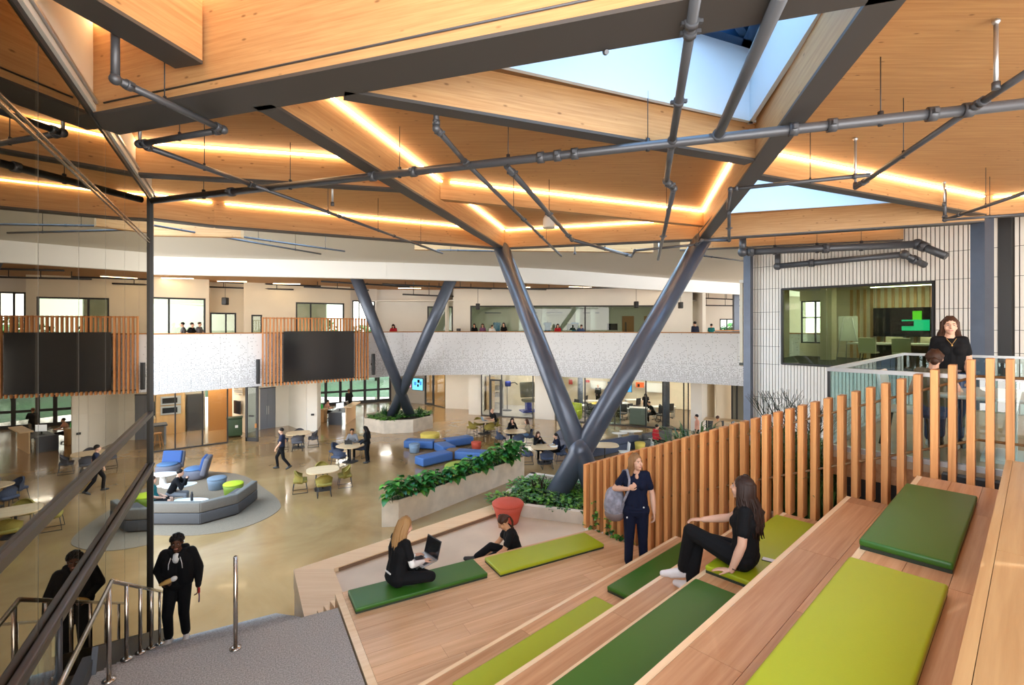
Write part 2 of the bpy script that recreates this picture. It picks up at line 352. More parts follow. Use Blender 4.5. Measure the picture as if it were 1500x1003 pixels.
def resample(pts, step):
    L = [0]
    for i in range(1, len(pts)): L.append(L[-1]+(pts[i]-pts[i-1]).length)
    n = max(1, round(L[-1]/step)); out = []; k = 0
    for i in range(n+1):
        d = L[-1]*i/n
        while k < len(L)-2 and L[k+1] < d: k += 1
        t = (d-L[k])/max(1e-9, L[k+1]-L[k]); out.append(pts[k].lerp(pts[k+1], min(1, max(0, t))))
    return out
# ================================================================== THE SETTING
def wall_open(name, label, p, q, z0, z1, th, m, openings=(), parent=None):
    """straight wall p->q with rectangular openings (a0, a1, za, zb) measured along it; local x along the wall"""
    p, q = Vector((p[0], p[1], 0)), Vector((q[0], q[1], 0)); L = (q-p).length; b = mb(m); x = 0
    for a0, a1, za, zb in sorted(openings):
        if a0 > x: b.box(((x+a0)/2, 0, (z0+z1)/2), (a0-x, th, z1-z0))
        if za > z0: b.box(((a0+a1)/2, 0, (z0+za)/2), (a1-a0, th, za-z0))
        if zb < z1: b.box(((a0+a1)/2, 0, (zb+z1)/2), (a1-a0, th, z1-zb))
        x = a1
    if x < L: b.box(((x+L)/2, 0, (z0+z1)/2), (L-x, th, z1-z0))
    o = b.build(name, parent, p, math.atan2((q-p).y, (q-p).x))
    if parent is None: smesh(o, label)
    return o
def glazed(name, label, p, q, z0, z1, cuts, pane='glass_store', fr=.06, dep=.08, transoms=(), parent=None):
    """framed glazing p->q: mullions at the fractions in cuts, panes between"""
    p, q = Vector((p[0], p[1], 0)), Vector((q[0], q[1], 0)); L = (q-p).length
    e = struct(name, label, p, math.atan2((q-p).y, (q-p).x))
    if parent is not None: e.parent = parent
    boxo('frame_rail', (L, dep, fr), (L/2, 0, z0+fr/2), 'black_frame', e); boxo('frame_rail', (L, dep, fr), (L/2, 0, z1-fr/2), 'black_frame', e)
    xs = [0]+[c*L for c in cuts]+[L]
    for i, x in enumerate(xs): boxo('mullion', (fr, dep, z1-z0), (min(max(x, fr/2), L-fr/2), .003, (z0+z1)/2), 'black_frame', e)
    for t in transoms: boxo('transom', (L, dep, fr*.8), (L/2, .002, t), 'black_frame', e)
    for a, b in zip(xs, xs[1:]): boxo('pane', (b-a-fr, .012, z1-z0-2*fr), ((a+b)/2, 0, (z0+z1)/2), pane, e)
    return e
# ---- ground floor
smesh(mb('polished_concrete').prism([(-30, -6), (26, -6), (26, 42.5), (-30, 42.5)], -.2, 0).build('floor'), 'polished tan concrete floor of the atrium')
tag(mb('lawn').prism([(-80, 42.5), (80, 42.5), (80, 160), (-80, 160)], -.3, -.06).build('lawn'), 'green lawn outside beyond the glass entrance doors', 'lawn')['kind'] = 'structure'
# ---- balcony ring
BAL = spline([(-21.5, 14.0), (-18.6, 18.2), (-15.7, 21.5), (-12.0, 25.4), (-7.3, 29.4), (-2, 30.6), (3.2, 29.2), (7.4, 27.2), (11.2, 25.0), (14.8, 22.2), (17.5, 19)], 8)
BALR = resample(BAL, 1.22)
bal = struct('wall_balcony', 'white perforated metal balcony front curving around the atrium')
plen = max((BALR[i+1]-BALR[i]).length for i in range(len(BALR)-1))
pan = mb('perforated_white').box((0, 0, 1.325), (plen-.008, .03, 2.65)).mesh('panel')
for i in range(len(BALR)-1):
    a, b = BALR[i], BALR[i+1]; c = (a+b)/2; link('panel', pan, bal, (c.x, c.y, 3.1), math.atan2((b-a).y, (b-a).x))
o = mb('door_wood').tube([p+Vector((0, 0, 5.77)) for p in BALR], .032, 6).build('handrail', bal); o['label'] = 'thin brown cap rail'
slab = [(p.x, p.y) for p in BALR]+[(26, 19), (26, 42.5), (-30, 42.5), (-30, 14)]
smesh(mb('wood_floor_light').prism(slab, 4.42, 4.65).build('floor_upper'), 'upper gallery floor behind the balcony front')
smesh(mb('soffit_grey').prism([(p[0], p[1]+.06) for p in slab], 3.13, 3.2).build('ceiling_lower'), 'pale soffit below the gallery')
# ---- bulkhead band and ceilings
BH = resample(spline([(-23, 19.2), (-15.7, 21.3), (-11.4, 22.2), (-7.4, 23.1), (-4.9, 23.65), (-.5, 25.1), (3.3, 26.9), (7.2, 29.4), (11, 31.8), (17.1, 35.2), (24, 38)], 8), .8)
b = mb('bulkhead_white', True)
for i in range(len(BH)-1):
    a, c = BH[i], BH[i+1]; d = (c-a).normalized(); nrm = Vector((-d.y, d.x, 0))*.15
    for off, flip in ((-1, 0), (1, 1)):
        q = [a+nrm*off, c+nrm*off]; v = [(q[0].x, q[0].y, 8.35), (q[1].x, q[1].y, 8.35), (q[1].x, q[1].y, 9.14), (q[0].x, q[0].y, 9.14)]
        b.add(v if not flip else v[::-1], [(0, 1, 2, 3)], True)
    b.add([(*(a-nrm).xy, 8.35), (*(a+nrm).xy, 8.35), (*(c+nrm).xy, 8.35), (*(c-nrm).xy, 8.35)], [(0, 1, 2, 3)], False)
smesh(b.build('wall_bulkhead'), 'smooth white curved bulkhead band below the roof')
smesh(mb('soffit_grey').prism([(-13.0, 17.6), (-11.4, 15.3), (-7.6, 15.2), (-.3, 18.2), (5.4, 17.2), (7.5, 18.5), (15.2, 13.9), (26, 24), (26, 40), (-26, 40), (-26, 21)], 9.13, 9.3).build('ceiling_soffit'), 'pale grey ceiling between beams and bulkhead')
smesh(mb('clt_deck').prism([(p.x, p.y+.2) for p in BH]+[(24, 42), (-26, 42), (-26, 19.4)], 8.72, 8.9).build('ceiling_gallery'), 'timber ceiling above the upper gallery')
def deck(name, label, outer, holes, z, m='clt_deck', th=.2):
    polys = [[Vector((*p, 0)) for p in outer]]+[[Vector((*p, 0)) for p in h] for h in holes]
    tri = geometry.tessellate_polygon(polys); flat = [v for p in polys for v in p]; n = len(flat)
    def up(f): a, b_, c = [flat[i] for i in f]; return (b_-a).cross(c-a).z > 0
    vs = [(v.x, v.y, z) for v in flat]+[(v.x, v.y, z+th) for v in flat]; fc = []
    for f in tri:
        f = f if up(f) else f[::-1]; fc.append([i for i in f[::-1]]); fc.append([i+n for i in f])
    b = mb(m).add(vs, fc, False); k = 0
    for p in polys:
        c = len(p)
        for i in range(c): b.add([vs[k+i], vs[k+(i+1) % c], vs[n+k+(i+1) % c], vs[n+k+i]], [(0, 1, 2, 3)], False)
        k += c
    return smesh(b.build(name), label)
SKY1 = [(-1.35, 5.02), (2.72, 3.72), (3.45, 7.05)]
SKY2 = [(4.4, 8.75), (9.9, 11.25), (5.25, 12.75)]
deck('ceiling', 'orange timber roof deck of laminated panels with knots', [(-5.35, 6.05), (-9.6, 11.2), (-7.0, 12.35), (-.3, 15.45), (5.33, 13.85), (7.5, 18.5), (14.6, 13.5), (18, 13.5), (18, -2), (3.0, -2), (2.6, 3.45)], [SKY1, SKY2], 9.1)
deck('ceiling_near', 'orange timber roof deck above the stair landing', [(-7.2, 7.2), (1.6, 4.0), (3.1, 3.5), (3.1, -2), (-1.2, -2), (-1.2, 2.2), (-3.2, 2.4), (-5.2, 3.2)], [], 9.62)
for k, (tri, zt, lab) in enumerate(((SKY1, 10.12, 'white triangular skylight shaft above the long pipe'), (SKY2, 10.3, 'smaller white triangular skylight shaft beside the ribbed wall'))):
    e = struct('window_%d' % (k+1), lab)
    c = sum((Vector((*p, 0)) for p in tri), Vector())/3
    for i in range(3):
        a, b_ = Vector((*tri[i], 0)), Vector((*tri[(i+1) % 3], 0)); d = (b_-a).normalized(); nrm = Vector((d.y, -d.x, 0))
        if nrm.dot(c-a) > 0: nrm = -nrm
        b = mb('shaft_sky_tint'); A, B = a-nrm*.035, b_-nrm*.035
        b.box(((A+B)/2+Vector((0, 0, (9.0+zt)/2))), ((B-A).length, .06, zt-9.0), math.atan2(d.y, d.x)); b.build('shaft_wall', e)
        f = mb('blue_frame'); f.box(((a+b_)/2-nrm*.10+Vector((0, 0, zt-.03))), ((b_-a).length, .22, .14), math.atan2(d.y, d.x)); f.build('frame_bar', e)
    m0 = Vector((*tri[0], 0)).lerp(Vector((*tri[1], 0)), .62); m1 = Vector((*tri[2], 0)); d = m1-m0
    mb('blue_frame').box((m0+m1)/2+Vector((0, 0, zt)), (d.length, .1, .16), math.atan2(d.y, d.x)).build('frame_bar', e)
    mb('glass_sky').prism(tri, zt+.05, zt+.07).build('pane', e)
# ---- beams: timber with a dark steel soffit plate and a warm light strip tucked under the deck
def beam(label, p, q, zb, zt, w, led=0, plate=True, led_rng=(.03, .97), name='glulam_beam'):
    p, q = Vector((p[0], p[1], 0)), Vector((q[0], q[1], 0)); d = q-p; L = d.length
    e = thing(name, label, 'beam', (p.x, p.y, zb), math.atan2(d.y, d.x)); z0 = .035 if plate else 0
    boxo('timber', (L, w, zt-zb-z0), (L/2, 0, (zt-zb+z0)/2), 'glulam', e)
    if plate: boxo('soffit_plate', (L, w+.01, .035), (L/2, 0, .0175), 'steel_plate', e)['label'] = 'dark grey steel plate'
    for sd in ((led,) if led in (1, -1) else (1, -1) if led == 2 else ()):
        l0, l1 = led_rng; boxo('light_strip', (L*(l1-l0), .035, .03), (L*(l0+l1)/2, sd*(w/2+.03), zt-zb-.045), 'led', e)['label'] = 'warm linear light strip'
    return e
NL, NR, NC, ND = (-.32, 15.3), (5.33, 13.7), (10.9, 11.4), (-7.2, 11.9)
beam('deep timber beam with wide dark steel soffit crossing in front of the skylight', (-5.0, 5.93), (4.6, 2.78), 8.5, 9.62, .48, -1)
beam('short deep timber beam meeting the widest beam at a right angle', (-3.32, 5.05), (-4.3, 1.2), 8.77, 9.62, .34, 1, led_rng=(.1, .9))
beam('timber beam running from the widest beam to the left arm of the near column', (-2.72, 5.35), NL, 8.5, 9.1, .24, -1)
beam('timber beam with dark soffit running to the right arm of the near column', (2.72, 3.45), NR, 8.5, 9.1, .26, 1, led_rng=(.52, .97))
beam('pale sunlit timber beam along the far edge of the skylight', (-1.75, 5.12), (3.5, 7.22), 8.5, 9.02, .2)
beam('timber beam with warm light strip between the two column beams', (-1.5, 10.1), (5.0, 12.8), 8.7, 9.1, .2, -1, False)
beam('timber beam linking both arms of the near column', NL, NR, 8.5, 9.1, .26, -1)
beam('timber beam with light strip ending against the column beam near the white wall', (-6.6, 7.9), (-1.85, 8.95), 8.55, 9.1, .2, -1)
beam('long timber beam with light strip from the near column to the left node', ND, NL, 8.5, 9.1, .26, -1)
beam('short timber beam with light strip behind the edge of the glass wall', (-9.3, 10.1), ND, 8.5, 9.1, .24, -1)
beam('timber beam with light strip from the skylight to the grey steel column', (4.05, 8.35), NC, 8.65, 9.1, .2, -1)
beam('pale sunlit timber beam from near column arm to grey steel column', NR, NC, 8.5, 9.12, .26)
beam('timber beam with light strip passing right of the grey steel column', NC, (15.5, 10.2), 8.62, 9.1, .22, -1)
beam('timber beam with light strip along the top of the ribbed wall', (5.6, 16.4), (11.5, 14.5), 8.62, 9.12, .22, -1)
beam('thin timber edge beam ending in a cut stub beside the grey soffit', (-3.2, 16.2), (4.8, 16.8), 8.62, 9.12, .2, 0, False)
beam('thin timber edge beam with cut end below the left light strip', (-9.8, 13.0), (-7.3, 13.3), 8.5, 9.12, .2, 0, False)
# ---- glass wall on the left (frame S: plane t = -1.47)
TG = -1.47
gw = struct('wall_glass', 'tall reflective glass wall beside the stairs', (0, 0, 0), ANG_S)
W0 = 1.19*8.96; s_end = 11.46
s_k = [s_end-1.19*k for k in range(0, 9)]
for k in range(8):
    boxo('pane', (.014, 1.19-.012, 8.5), (TG, (s_k[k]+s_k[k+1])/2, 4.25), 'glass_curtain', gw)
    boxo('joint', (.02, .014, 8.5), (TG-.004, s_k[k+1], 4.25), 'black_frame', gw)
boxo('edge_post', (.09, .10, 8.52), (TG+.01, s_end, 4.26), 'black_frame', gw)
Lg = s_end-s_k[-1]; mid = (s_end+s_k[-1])/2
boxo('head_frame', (.035, Lg, .06), (TG+.005, mid, 8.51), 'black_frame', gw); boxo('head_track', (.05, Lg, .06), (TG+.03, mid, 8.575), 'white_plastic', gw); boxo('head_track', (.03, Lg, .03), (TG+.065, mid, 8.64), 'silver', gw)
boxo('transom', (.02, Lg, .012), (TG+.012, mid, 7.66), 'stainless', gw); boxo('transom', (.02, Lg, .012), (TG+.012, mid, 7.72), 'stainless', gw)
boxo('transom', (.07, Lg, .08), (TG+.02, mid, 4.46), 'bronze_rail', gw); boxo('sill_frame', (.10, Lg, .12), (TG, mid, .06), 'black_frame', gw)
mb('white_wall').box((TG-.06, (s_end+2.6)/2+.05, 9.2), (.16, s_end-2.5, 1.1)).build('upper_wall', gw)['label'] = 'white wall above the glass'
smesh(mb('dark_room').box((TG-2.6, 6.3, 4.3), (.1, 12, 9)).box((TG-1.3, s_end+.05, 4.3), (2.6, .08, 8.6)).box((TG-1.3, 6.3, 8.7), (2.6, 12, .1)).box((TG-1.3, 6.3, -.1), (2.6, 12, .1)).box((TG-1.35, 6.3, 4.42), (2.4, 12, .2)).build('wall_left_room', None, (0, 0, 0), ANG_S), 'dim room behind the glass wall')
# ---- concrete landing and stairs (frame S)
Z1 = 2.6
st = struct('floor_stairs', 'concrete landing with steps going down beside the glass wall', (0, 0, 0), ANG_S)
mb('landing_concrete').box((-.17, 3.95, 1.3), (2.5, 4.9, 2.6)).build('landing', st)
for i in range(16):
    z = Z1-.15*(i+1); boxo('step', (2.1, .32, z), (-.37, 6.4+.3*i+.15, z/2), 'landing_concrete', st)
mb('steel_dark').box((TG+.13, 4.3, 2.66), (.10, 4.4, .14)).build('edge_channel', st); mb('steel_dark').box((TG+.19, 9, 1.42), (.05, 5.8, .25), M=Matrix.Rotation(-.4636, 3, 'X')).build('stringer', st)
# ---- lower pit with wooden ledge (z 2.2 / 2.3)
fl = struct('floor_pit', 'smooth concrete floor of the sunken area below the seating tiers')
A0, A1 = atz(430, 834, 2.3), atz(445, 905, 2.3)
dA = Vector((math.cos(ANG_A), math.sin(ANG_A), 0)); dS = Vector((-math.sin(ANG_S), math.cos(ANG_S), 0)); dT = Vector((math.cos(ANG_S), math.sin(ANG_S), 0)); nA = Vector((-dA.y, dA.x, 0))
pit = [tuple((A0+dT*.3-dA*0).xy), tuple((A0-dS*2.0+dT*.3).xy), tuple(fs(5.3, 6.6).xy), tuple(fa(7.0, 5.75).xy), tuple(fa(11.6, 5.75).xy), tuple((A0+dA*8.8).xy)]
mb('pit_concrete').prism(pit, 0, 2.235).build('floor_slab', fl)
lg = thing('wooden_ledge', 'pale wooden ledge running around the outer edge of the sunken area', 'ledge')
def strip(p, q, wd, nrm): a, b_ = Vector(p), Vector(q); return [tuple(a.xy), tuple(b_.xy), tuple((b_+nrm*wd).xy), tuple((a+nrm*wd).xy)]
mit = .40
cuts = [0, 1.6, 3.3, 5.1, 7.1, 9.2]
for i in range(5):
    a, b_ = A0+dA*(cuts[i]+.002), A0+dA*(cuts[i+1]-.002); poly = strip(a, b_, .40, -nA)
    if i == 0: poly = [tuple(A0.xy), tuple(b_.xy), tuple((b_-nA*.4).xy), tuple((A0+dA*.47-nA*.4).xy)]
    mb('oak_light').prism(poly, 2.0, 2.3).build('board', lg)
mb('oak_light').prism([tuple(A0.xy), tuple((A0+dA*.47-nA*.4).xy), tuple((A0+dA*.47-nA*.4-dS*1.5).xy), tuple((A0-dS*1.9).xy)], 2.0, 2.3).build('board', lg)
mb('oak_light').prism(strip(A0+dA*.02, A0+dA*9.1, .3, -nA), 0, 1.99).prism(strip(A0-dS*.02+dT*.01, A0-dS*1.9+dT*.01, .3, dT), 0, 1.99).build('skirt', lg)
mb('wood_brown').prism(strip(A0+dA*.55-nA*.401, A0+dA*9-nA*.401, .015, -nA), 2.235, 2.285).build('inner_edge', lg)
for i in range(5):      # pale fins between ledge and landing
    t0 = fs(.80+.078*i, 6.72); mb('oak_light').prism([tuple(t0.xy), tuple((t0+dT*.062).xy), tuple((t0+dT*.031-dS*.2).xy)], 1.9, 2.42+.04*i).build('fin', lg)
# ---- near planter in the pit with the near column
np_ = thing('concrete_planter', 'low concrete planter box around the near slanted column, planted with ground cover', 'planter')
PA, PB, PC, PD = atz(727, 735, 2.45), atz(862, 751, 2.45), fa(9.3, 7.0), fa(8.7, 8.55)
quad = [PA, PB, PC, PD]; cen = sum(quad, Vector())/4
for i in range(4):
    a, b_ = Vector((*quad[i].xy, 0)), Vector((*quad[(i+1) % 4].xy, 0)); d = b_-a
    mb('planter_concrete').box(((a+b_)/2+Vector((0, 0, 2.3))), (d.length+.12, .13, .34), math.atan2(d.y, d.x)).build('wall', np_)
mb('soil').prism([tuple(p.xy) for p in quad], 2.15, 2.36).build('soil', np_)
# ---- wooden seating tiers
NW = {2: 3.69, 3: 2.84, 4: 2.21, 5: 1.525, 6: .885, 7: .2, 8: -1.3}
ZT = {2: 2.98, 3: 3.36, 4: 3.74, 5: 4.12, 6: 4.5, 7: 4.88}
VF = 6.78
t1 = thing('seating_tier', 'lowest and widest wooden tier with planks running beside the landing', 'bleacher', (0, 0, 0), ANG_S)
body = [(1.1, 6.75), (5.32, 6.75), (5.6, 5.4), (1.1, 3.6)]
def t1clip(poly):
    poly = clip(poly, .9704, .2419, VF+.02); return clip(poly, .2419, -.9704, -(NW[2]+.006))
mb('oak_tread').prism(t1clip([(1.13, 6.70), (5.6, 6.70), (5.6, 2.5), (1.13, 2.5)]), 0, 2.555).build('tier_body', t1)
row = 0; s1 = 6.75; rng = random.Random(3)
while s1 > 4.0:
    s0 = s1-.235; x = 1.1+.09; row += 1; first = True
    while x < 5.6:
        ln = rng.uniform(.7, 1.5) if first else rng.uniform(1.6, 2.6); first = False
        poly = t1clip([(x, s0+.002), (x+ln-.003, s0+.002), (x+ln-.003, s1-.002), (x, s1-.002)])
        if len(poly) > 2:
            cx, cy = sum(p[0] for p in poly)/len(poly), sum(p[1] for p in poly)/len(poly)
            mb('oak_deck').prism([(p[0]-cx, p[1]-cy) for p in poly], -.045, 0).build('plank', t1, (cx, cy, Z1))
        x += ln
    s1 = s0
mb('oak_light').box((1.145, 5.15, 2.45), (.085, 3.2, .30)).build('nosing', t1)['label'] = 'pale wooden edge trim'
tier_lab = {2: 'second wooden tier, with a lime and a dark green seat pad', 3: 'third wooden tier, bare, where the seated woman rests her feet', 4: 'fourth wooden tier, where the woman with crossed legs sits', 5: 'fifth wooden tier with bare reddish planks and no seat pads', 6: 'sixth wooden tier, with two wide seat pads by the slatted screen', 7: 'topmost wooden tier of smooth tan boards'}
for k in range(2, 8):
    z = ZT[k]; w1 = NW[k]; w0 = NW[k+1]; ve = VF if k < 7 else 6.38; v0 = (1.1+.242*w1)/.97 if k < 7 else 1.0
    e = thing('seating_tier', tier_lab[k], 'bleacher', (0, 0, 0), ANG_A); m = 'oak_tan' if k == 7 else 'oak_tread'
    mb('oak_tread').box(((v0+ve)/2, (w1-.02+w0-.1)/2, (z-.045)/2), (ve-v0-.02, w1-.02-(w0-.1), z-.045)).build('tier_body', e)
    mb('oak_light' if k < 7 else 'oak_tan').box((0, 0, -.03), (ve-v0, .045, .06)).build('nosing', e, ((v0+ve)/2, w1-.0225, z))['label'] = 'pale wooden nosing strip'
    lo = w0-.06; hi = w1-.046; nrow = max(2, round((hi-lo)/.27)) if k < 7 else 2; dw = (hi-lo)/nrow
    for r in range(nrow):
        x = v0+rng.uniform(-1.2, 0)
        while x < ve:
            ln = rng.uniform(1.5, 2.7); a, c = max(x, v0), min(x+ln, ve)
            if c-a > .05: boxo('plank', (c-a-.003, dw-.003, .045), ((a+c)/2, hi-dw*(r+.5), z-.0225), m, e)
            x += ln
# ---- upper platform with glass guard
pf = struct('floor_platform', 'light wooden platform floor with glass guard', (0, 0, 0), ANG_A); ZP = 4.56
mb('wood_floor_light').box((9.75, -.6, ZP-.04), (5.3, 4.9, .08)).build('floor_boards', pf); mb('oak_tread').box((9.8, -.6, ZP-.2), (5.2, 4.8, .24)).build('edge_beam', pf)
mb('black_frame').box((9.85, -.6, ZP-.45), (5.1, 4.7, .28)).build('dark_base', pf); mb('wood_brown').box((9.9, -.65, 2.0), (4.9, 4.6, 4.0)).build('support_wall', pf)
mb('black_frame').box((6.98, -.1, ZP-.09), (.14, 1.6, .12)).build('dark_curb', pf)
gg = thing('glass_guard', 'frameless glass guard with steel top rail around the platform', 'guard', (0, 0, 0), ANG_A)
for i in range(4):
    w = 1.80-1.22*i; boxo('pane', (.016, 1.2, 1.0), (7.16, w-.61, ZP+.48), 'glass_guard', gg)
for i in range(4):
    boxo('pane', (1.22, .016, 1.0), (7.16+.63+1.25*i, 1.80, ZP+.48), 'glass_guard', gg); 
    boxo('pane', (.016, 1.2, 1.0), (12.2, 1.8-.61-1.22*i, ZP+.48), 'glass_guard', gg)
mb('silver').box((7.16, -.63, ZP+1.0), (.05, 4.9, .045)).box((9.68, 1.80, ZP+1.0), (5.05, .05, .045)).box((12.2, -.63, ZP+1.0), (.05, 4.9, .045)).build('top_rail', gg)
mb('black_frame').box((7.16, 1.8, ZP+.5), (.03, .03, 1.0)).build('corner_post', gg); mb('silver').box((7.16, -.63, ZP+.02), (.07, 4.9, .08)).box((9.68, 1.8, ZP+.02), (5.05, .07, .08)).build('base_channel', gg)
# ---- ribbed white wall with meeting-room window (frame A: v = 18.4)
VR = 18.4
rw = struct('wall_ribbed', 'white ribbed batten wall of the meeting room block', (0, 0, 0), ANG_A)
WA, WB, WZ0, WZ1 = 6.04, 2.03, 4.80, 7.40
bk = mb('batten_back'); 
for (wa, wb_, za, zb) in ((7.0, WA, 0, 9.1), (WB, -3.2, 0, 9.1), (WA, WB, 0, WZ0), (WA, WB, WZ1, 9.1)): bk.box((VR+.06, (wa+wb_)/2, (za+zb)/2), (.06, wa-wb_, zb-za))
bk.build('backing', rw)
w = 6.97; k = 0
while w > -2.6:
    segs = [(0.0, 9.1)] if not (WB-.03 < w < WA+.03) else [(0, WZ0-.02), (WZ1+.02, 9.1)]
    for za, zb in segs:
        if .73 > w > .46: continue
        boxo('batten', (.05, .077, zb-za), (VR, w, (za+zb)/2), 'batten_white', rw)
    w -= .0985
for z in (1.2, 2.4, 3.6, 4.78, 5.4, 6.0, 6.6, 7.42, 8.2):
    for (wa, wb_) in ((6.98, WA+.05), (WB-.05, -2.6)): boxo('joint_line', (.02, wa-wb_, .012), (VR-.02, (wa+wb_)/2, z), 'batten_back', rw)
mb('black_frame').box((VR-.01, .595, 4.55), (.08, .25, 9.1)).build('dark_panel', rw)
mw = struct('window_3', 'wide meeting room window with thin black frame and greenish glass', (0, 0, 0), ANG_A)
for (wa, wb_, za, zb) in ((WA, WB, WZ0, WZ0+.05), (WA, WB, WZ1-.05, WZ1), (WA, WA-.05, WZ0, WZ1), (WB+.04, WB, WZ0, WZ1)): mb('black_frame').box((VR-.01, (wa+wb_)/2, (za+zb)/2), (.14, wa-wb_, zb-za)).build('frame_bar', mw)
for i in range(3): a = WA-.05-i*1.3; mb('glass_meeting').box((VR+.01, a-.65, (WZ0+WZ1)/2), (.012, 1.295, WZ1-WZ0-.1)).build('pane', mw)
mr = struct('wall_meeting_room', 'interior of the meeting room', (0, 0, 0), ANG_A)
mb('carpet_dark').box((21.7, 3.4, 4.72), (6.5, 8.2, .1)).build('carpet', mr); mb('white_wall').box((21.7, 3.4, 7.75), (6.5, 8.2, .1)).build('room_ceiling', mr)
mb('cream_wall').box((21.7, -.6, 6.2), (6.5, .1, 3.1)).build('side_wall', mr)
mb('cream_wall').box((24.9, 2.75, 6.2), (.1, 6.9, 3.1)).build('rear_wall', mr)
mb('cream_wall').box((24.9, 6.8, 5.0), (.1, 1.2, .7)).box((24.9, 6.8, 7.5), (.1, 1.2, .5)).build('rear_wall', mr)
mb('cream_wall').box((21.0, 7.45, 6.2), (5.0, .1, 3.1)).box((22.8, 5.75, 6.2), (.7, .4, 3.1)).build('side_wall', mr)
for i in range(20): boxo('wall_slat', (.05, .10, 2.9), (24.8, 5.4-.235*i, 6.2), 'cabinet_wood', mr)
glazed('window_4', 'window with black frame at the rear of the meeting room', fa(24.9, 6.2).xy, fa(24.9, 7.35).xy, 5.35, 7.25, [.5], 'glass_clear', transoms=(6.5,))
# ---- far ground floor: kitchen storefront, passage, entrance, rooms
kd = Vector((.778, .628, 0)); G1 = Vector((-14.9, 25.8, 0))
glazed('window_5', 'black framed glass storefront of the kitchen', (G1-kd*6.9).xy, G1.xy, 0, 3.12, [k/6 for k in range(1, 6)], 'glass_store', transoms=())
kn = Vector((-.628, .778, 0)); K0 = G1-kd*8+kn*5.2; K1 = G1-kd*.4+kn*5.2
wall_open('wall_kitchen', 'rear wall of the kitchen', K0.xy, K1.xy, 0, 3.13, .1, 'cream_wall')
wall_open('wall_passage', 'cream wall with small lettering beside the open glass door', (-16.6, 29.25), (-15.2, 28.15), 0, 3.13, .1, 'cream_wall')
wall_open('wall_passage_end', 'white wall beside the grey double doors', (-15.2, 28.15), (-14.95, 29.1), 0, 3.13, .1, 'white_wall')
wall_open('wall_service', 'white wall around the grey double doors', (-15.0, 29.0), (-13.75, 30.4), 0, 3.13, .1, 'white_wall', [(.08, 1.02, 0, 2.45)])
wall_open('wall_service_side', 'white side wall of the pier left of the entrance', (-13.8, 30.4), (-11.9, 28.5), 0, 3.13, .12, 'white_wall')
smesh(mb('white_wall').prism([(-11.95, 28.5), (-11.35, 28.62), (-11.9, 30.6), (-12.6, 30.2)], 0, 3.13).build('wall_pier'), 'white pier left of the reception desk')
wall_open('wall_lobby_left', 'cream side wall of the entrance lobby', (-12.4, 30.4), (-15.8, 37.2), 0, 3.13, .12, 'cream_wall', [(.6, 1.7, 0, 2.7), (2.1, 3.2, 0, 2.7)])
en = glazed('door_1', 'black framed glass entrance doors', (-15.8, 37.2), (-9.9, 40.4), 0, 3.12, [.12, .24, .40, .52, .68, .84], 'glass_clear', fr=.2, dep=.1, transoms=(1.0,))
wall_open('wall_screens', 'beige wall carrying the two lit screens', (-9.9, 40.4), (-6.85, 38.7), 0, 3.13, .12, 'grey_wall')
glazed('door_2', 'narrow black framed door beside the lit screens', (-6.85, 38.7), (-6.05, 37.95), 0, 3.12, [], 'glass_store', fr=.14, transoms=(2.55,))
glazed('window_6', 'glazed side panel right of the narrow door', (-6.05, 37.95), (-4.95, 36.7), 0, 3.12, [], 'glass_store')
wall_open('wall_room_oak', 'wood lined wall behind the glazed side panel', (-8.0, 41.6), (-3.0, 39.6), 0, 3.13, .1, 'cabinet_wood')
wall_open('wall_white_bay', 'white wall between glazed panel and pier', (-4.95, 36.7), (-3.1, 36.2), 0, 3.13, .12, 'white_wall')
smesh(mb('white_wall').prism([(-3.0, 34.05), (-2.15, 33.85), (-2.0, 35), (-3.1, 36.3)], 0, 3.13).build('wall_pier_middle'), 'bright white pier left of the therapy room')
S0, S1 = Vector((-2.12, 33.75, 0)), Vector((1.42, 32.55, 0))
glazed('window_7', 'black framed glazing and door of the therapy room', S0.xy, S1.xy, 0, 3.12, [.17, .40], 'glass_store', transoms=())
mb('black_frame').box((.285*3.74, .0, 2.45), (.86, .1, .12)).box((.285*3.74, .0, .12), (.86, .1, .24)).box((.19*3.74, 0, 1.25), (.09, .1, 2.4)).box((.38*3.74, 0, 1.25), (.09, .1, 2.4)).build('door_leaf', bpy.data.objects['window_7'])
wall_open('wall_therapy', 'pale wall at the rear of the therapy room', (-1.9, 38.6), (3.2, 37.4), 0, 3.13, .1, 'cream_wall')
wall_open('wall_therapy_side', 'white partition at the side of the therapy room', (-2.2, 35.2), (-1.7, 38.6), 0, 3.13, .1, 'white_wall')
smesh(mb('white_wall').prism([(1.5, 32.5), (2.78, 32.05), (3.2, 37.6), (2.6, 37.6)], 0, 3.13).build('wall_pier_right'), 'bright white pier between therapy room and classroom')
C0, C1 = Vector((2.82, 31.9, 0)), Vector((10.35, 28.75, 0))
glazed('window_8', 'full height glass front of the classroom', C0.xy, C1.xy, 0, 3.12, [.24, .47, .70, .82, .965], 'glass_store', fr=.07)
wall_open('wall_classroom', 'cream rear wall of the classroom', (3.2, 39.6), (15.0, 35.2), 0, 3.13, .1, 'cream_wall')
wall_open('wall_classroom_side', 'cream side wall of the classroom', (12.0, 29.0), (15.0, 35.2), 0, 3.13, .1, 'cream_wall')
smesh(mb('carpet_grey').prism([(2.85, 31.95), (10.35, 28.8), (12, 29.1), (15, 35.2), (3.2, 39.5)], .002, .02).build('floor_classroom'), 'grey classroom carpet')
smesh(mb('white_wall').prism([(10.45, 28.75), (11.0, 28.5), (11.6, 29.2), (11.0, 29.6)], 0, 3.13).build('wall_pier_far'), 'white pier right of the classroom door')
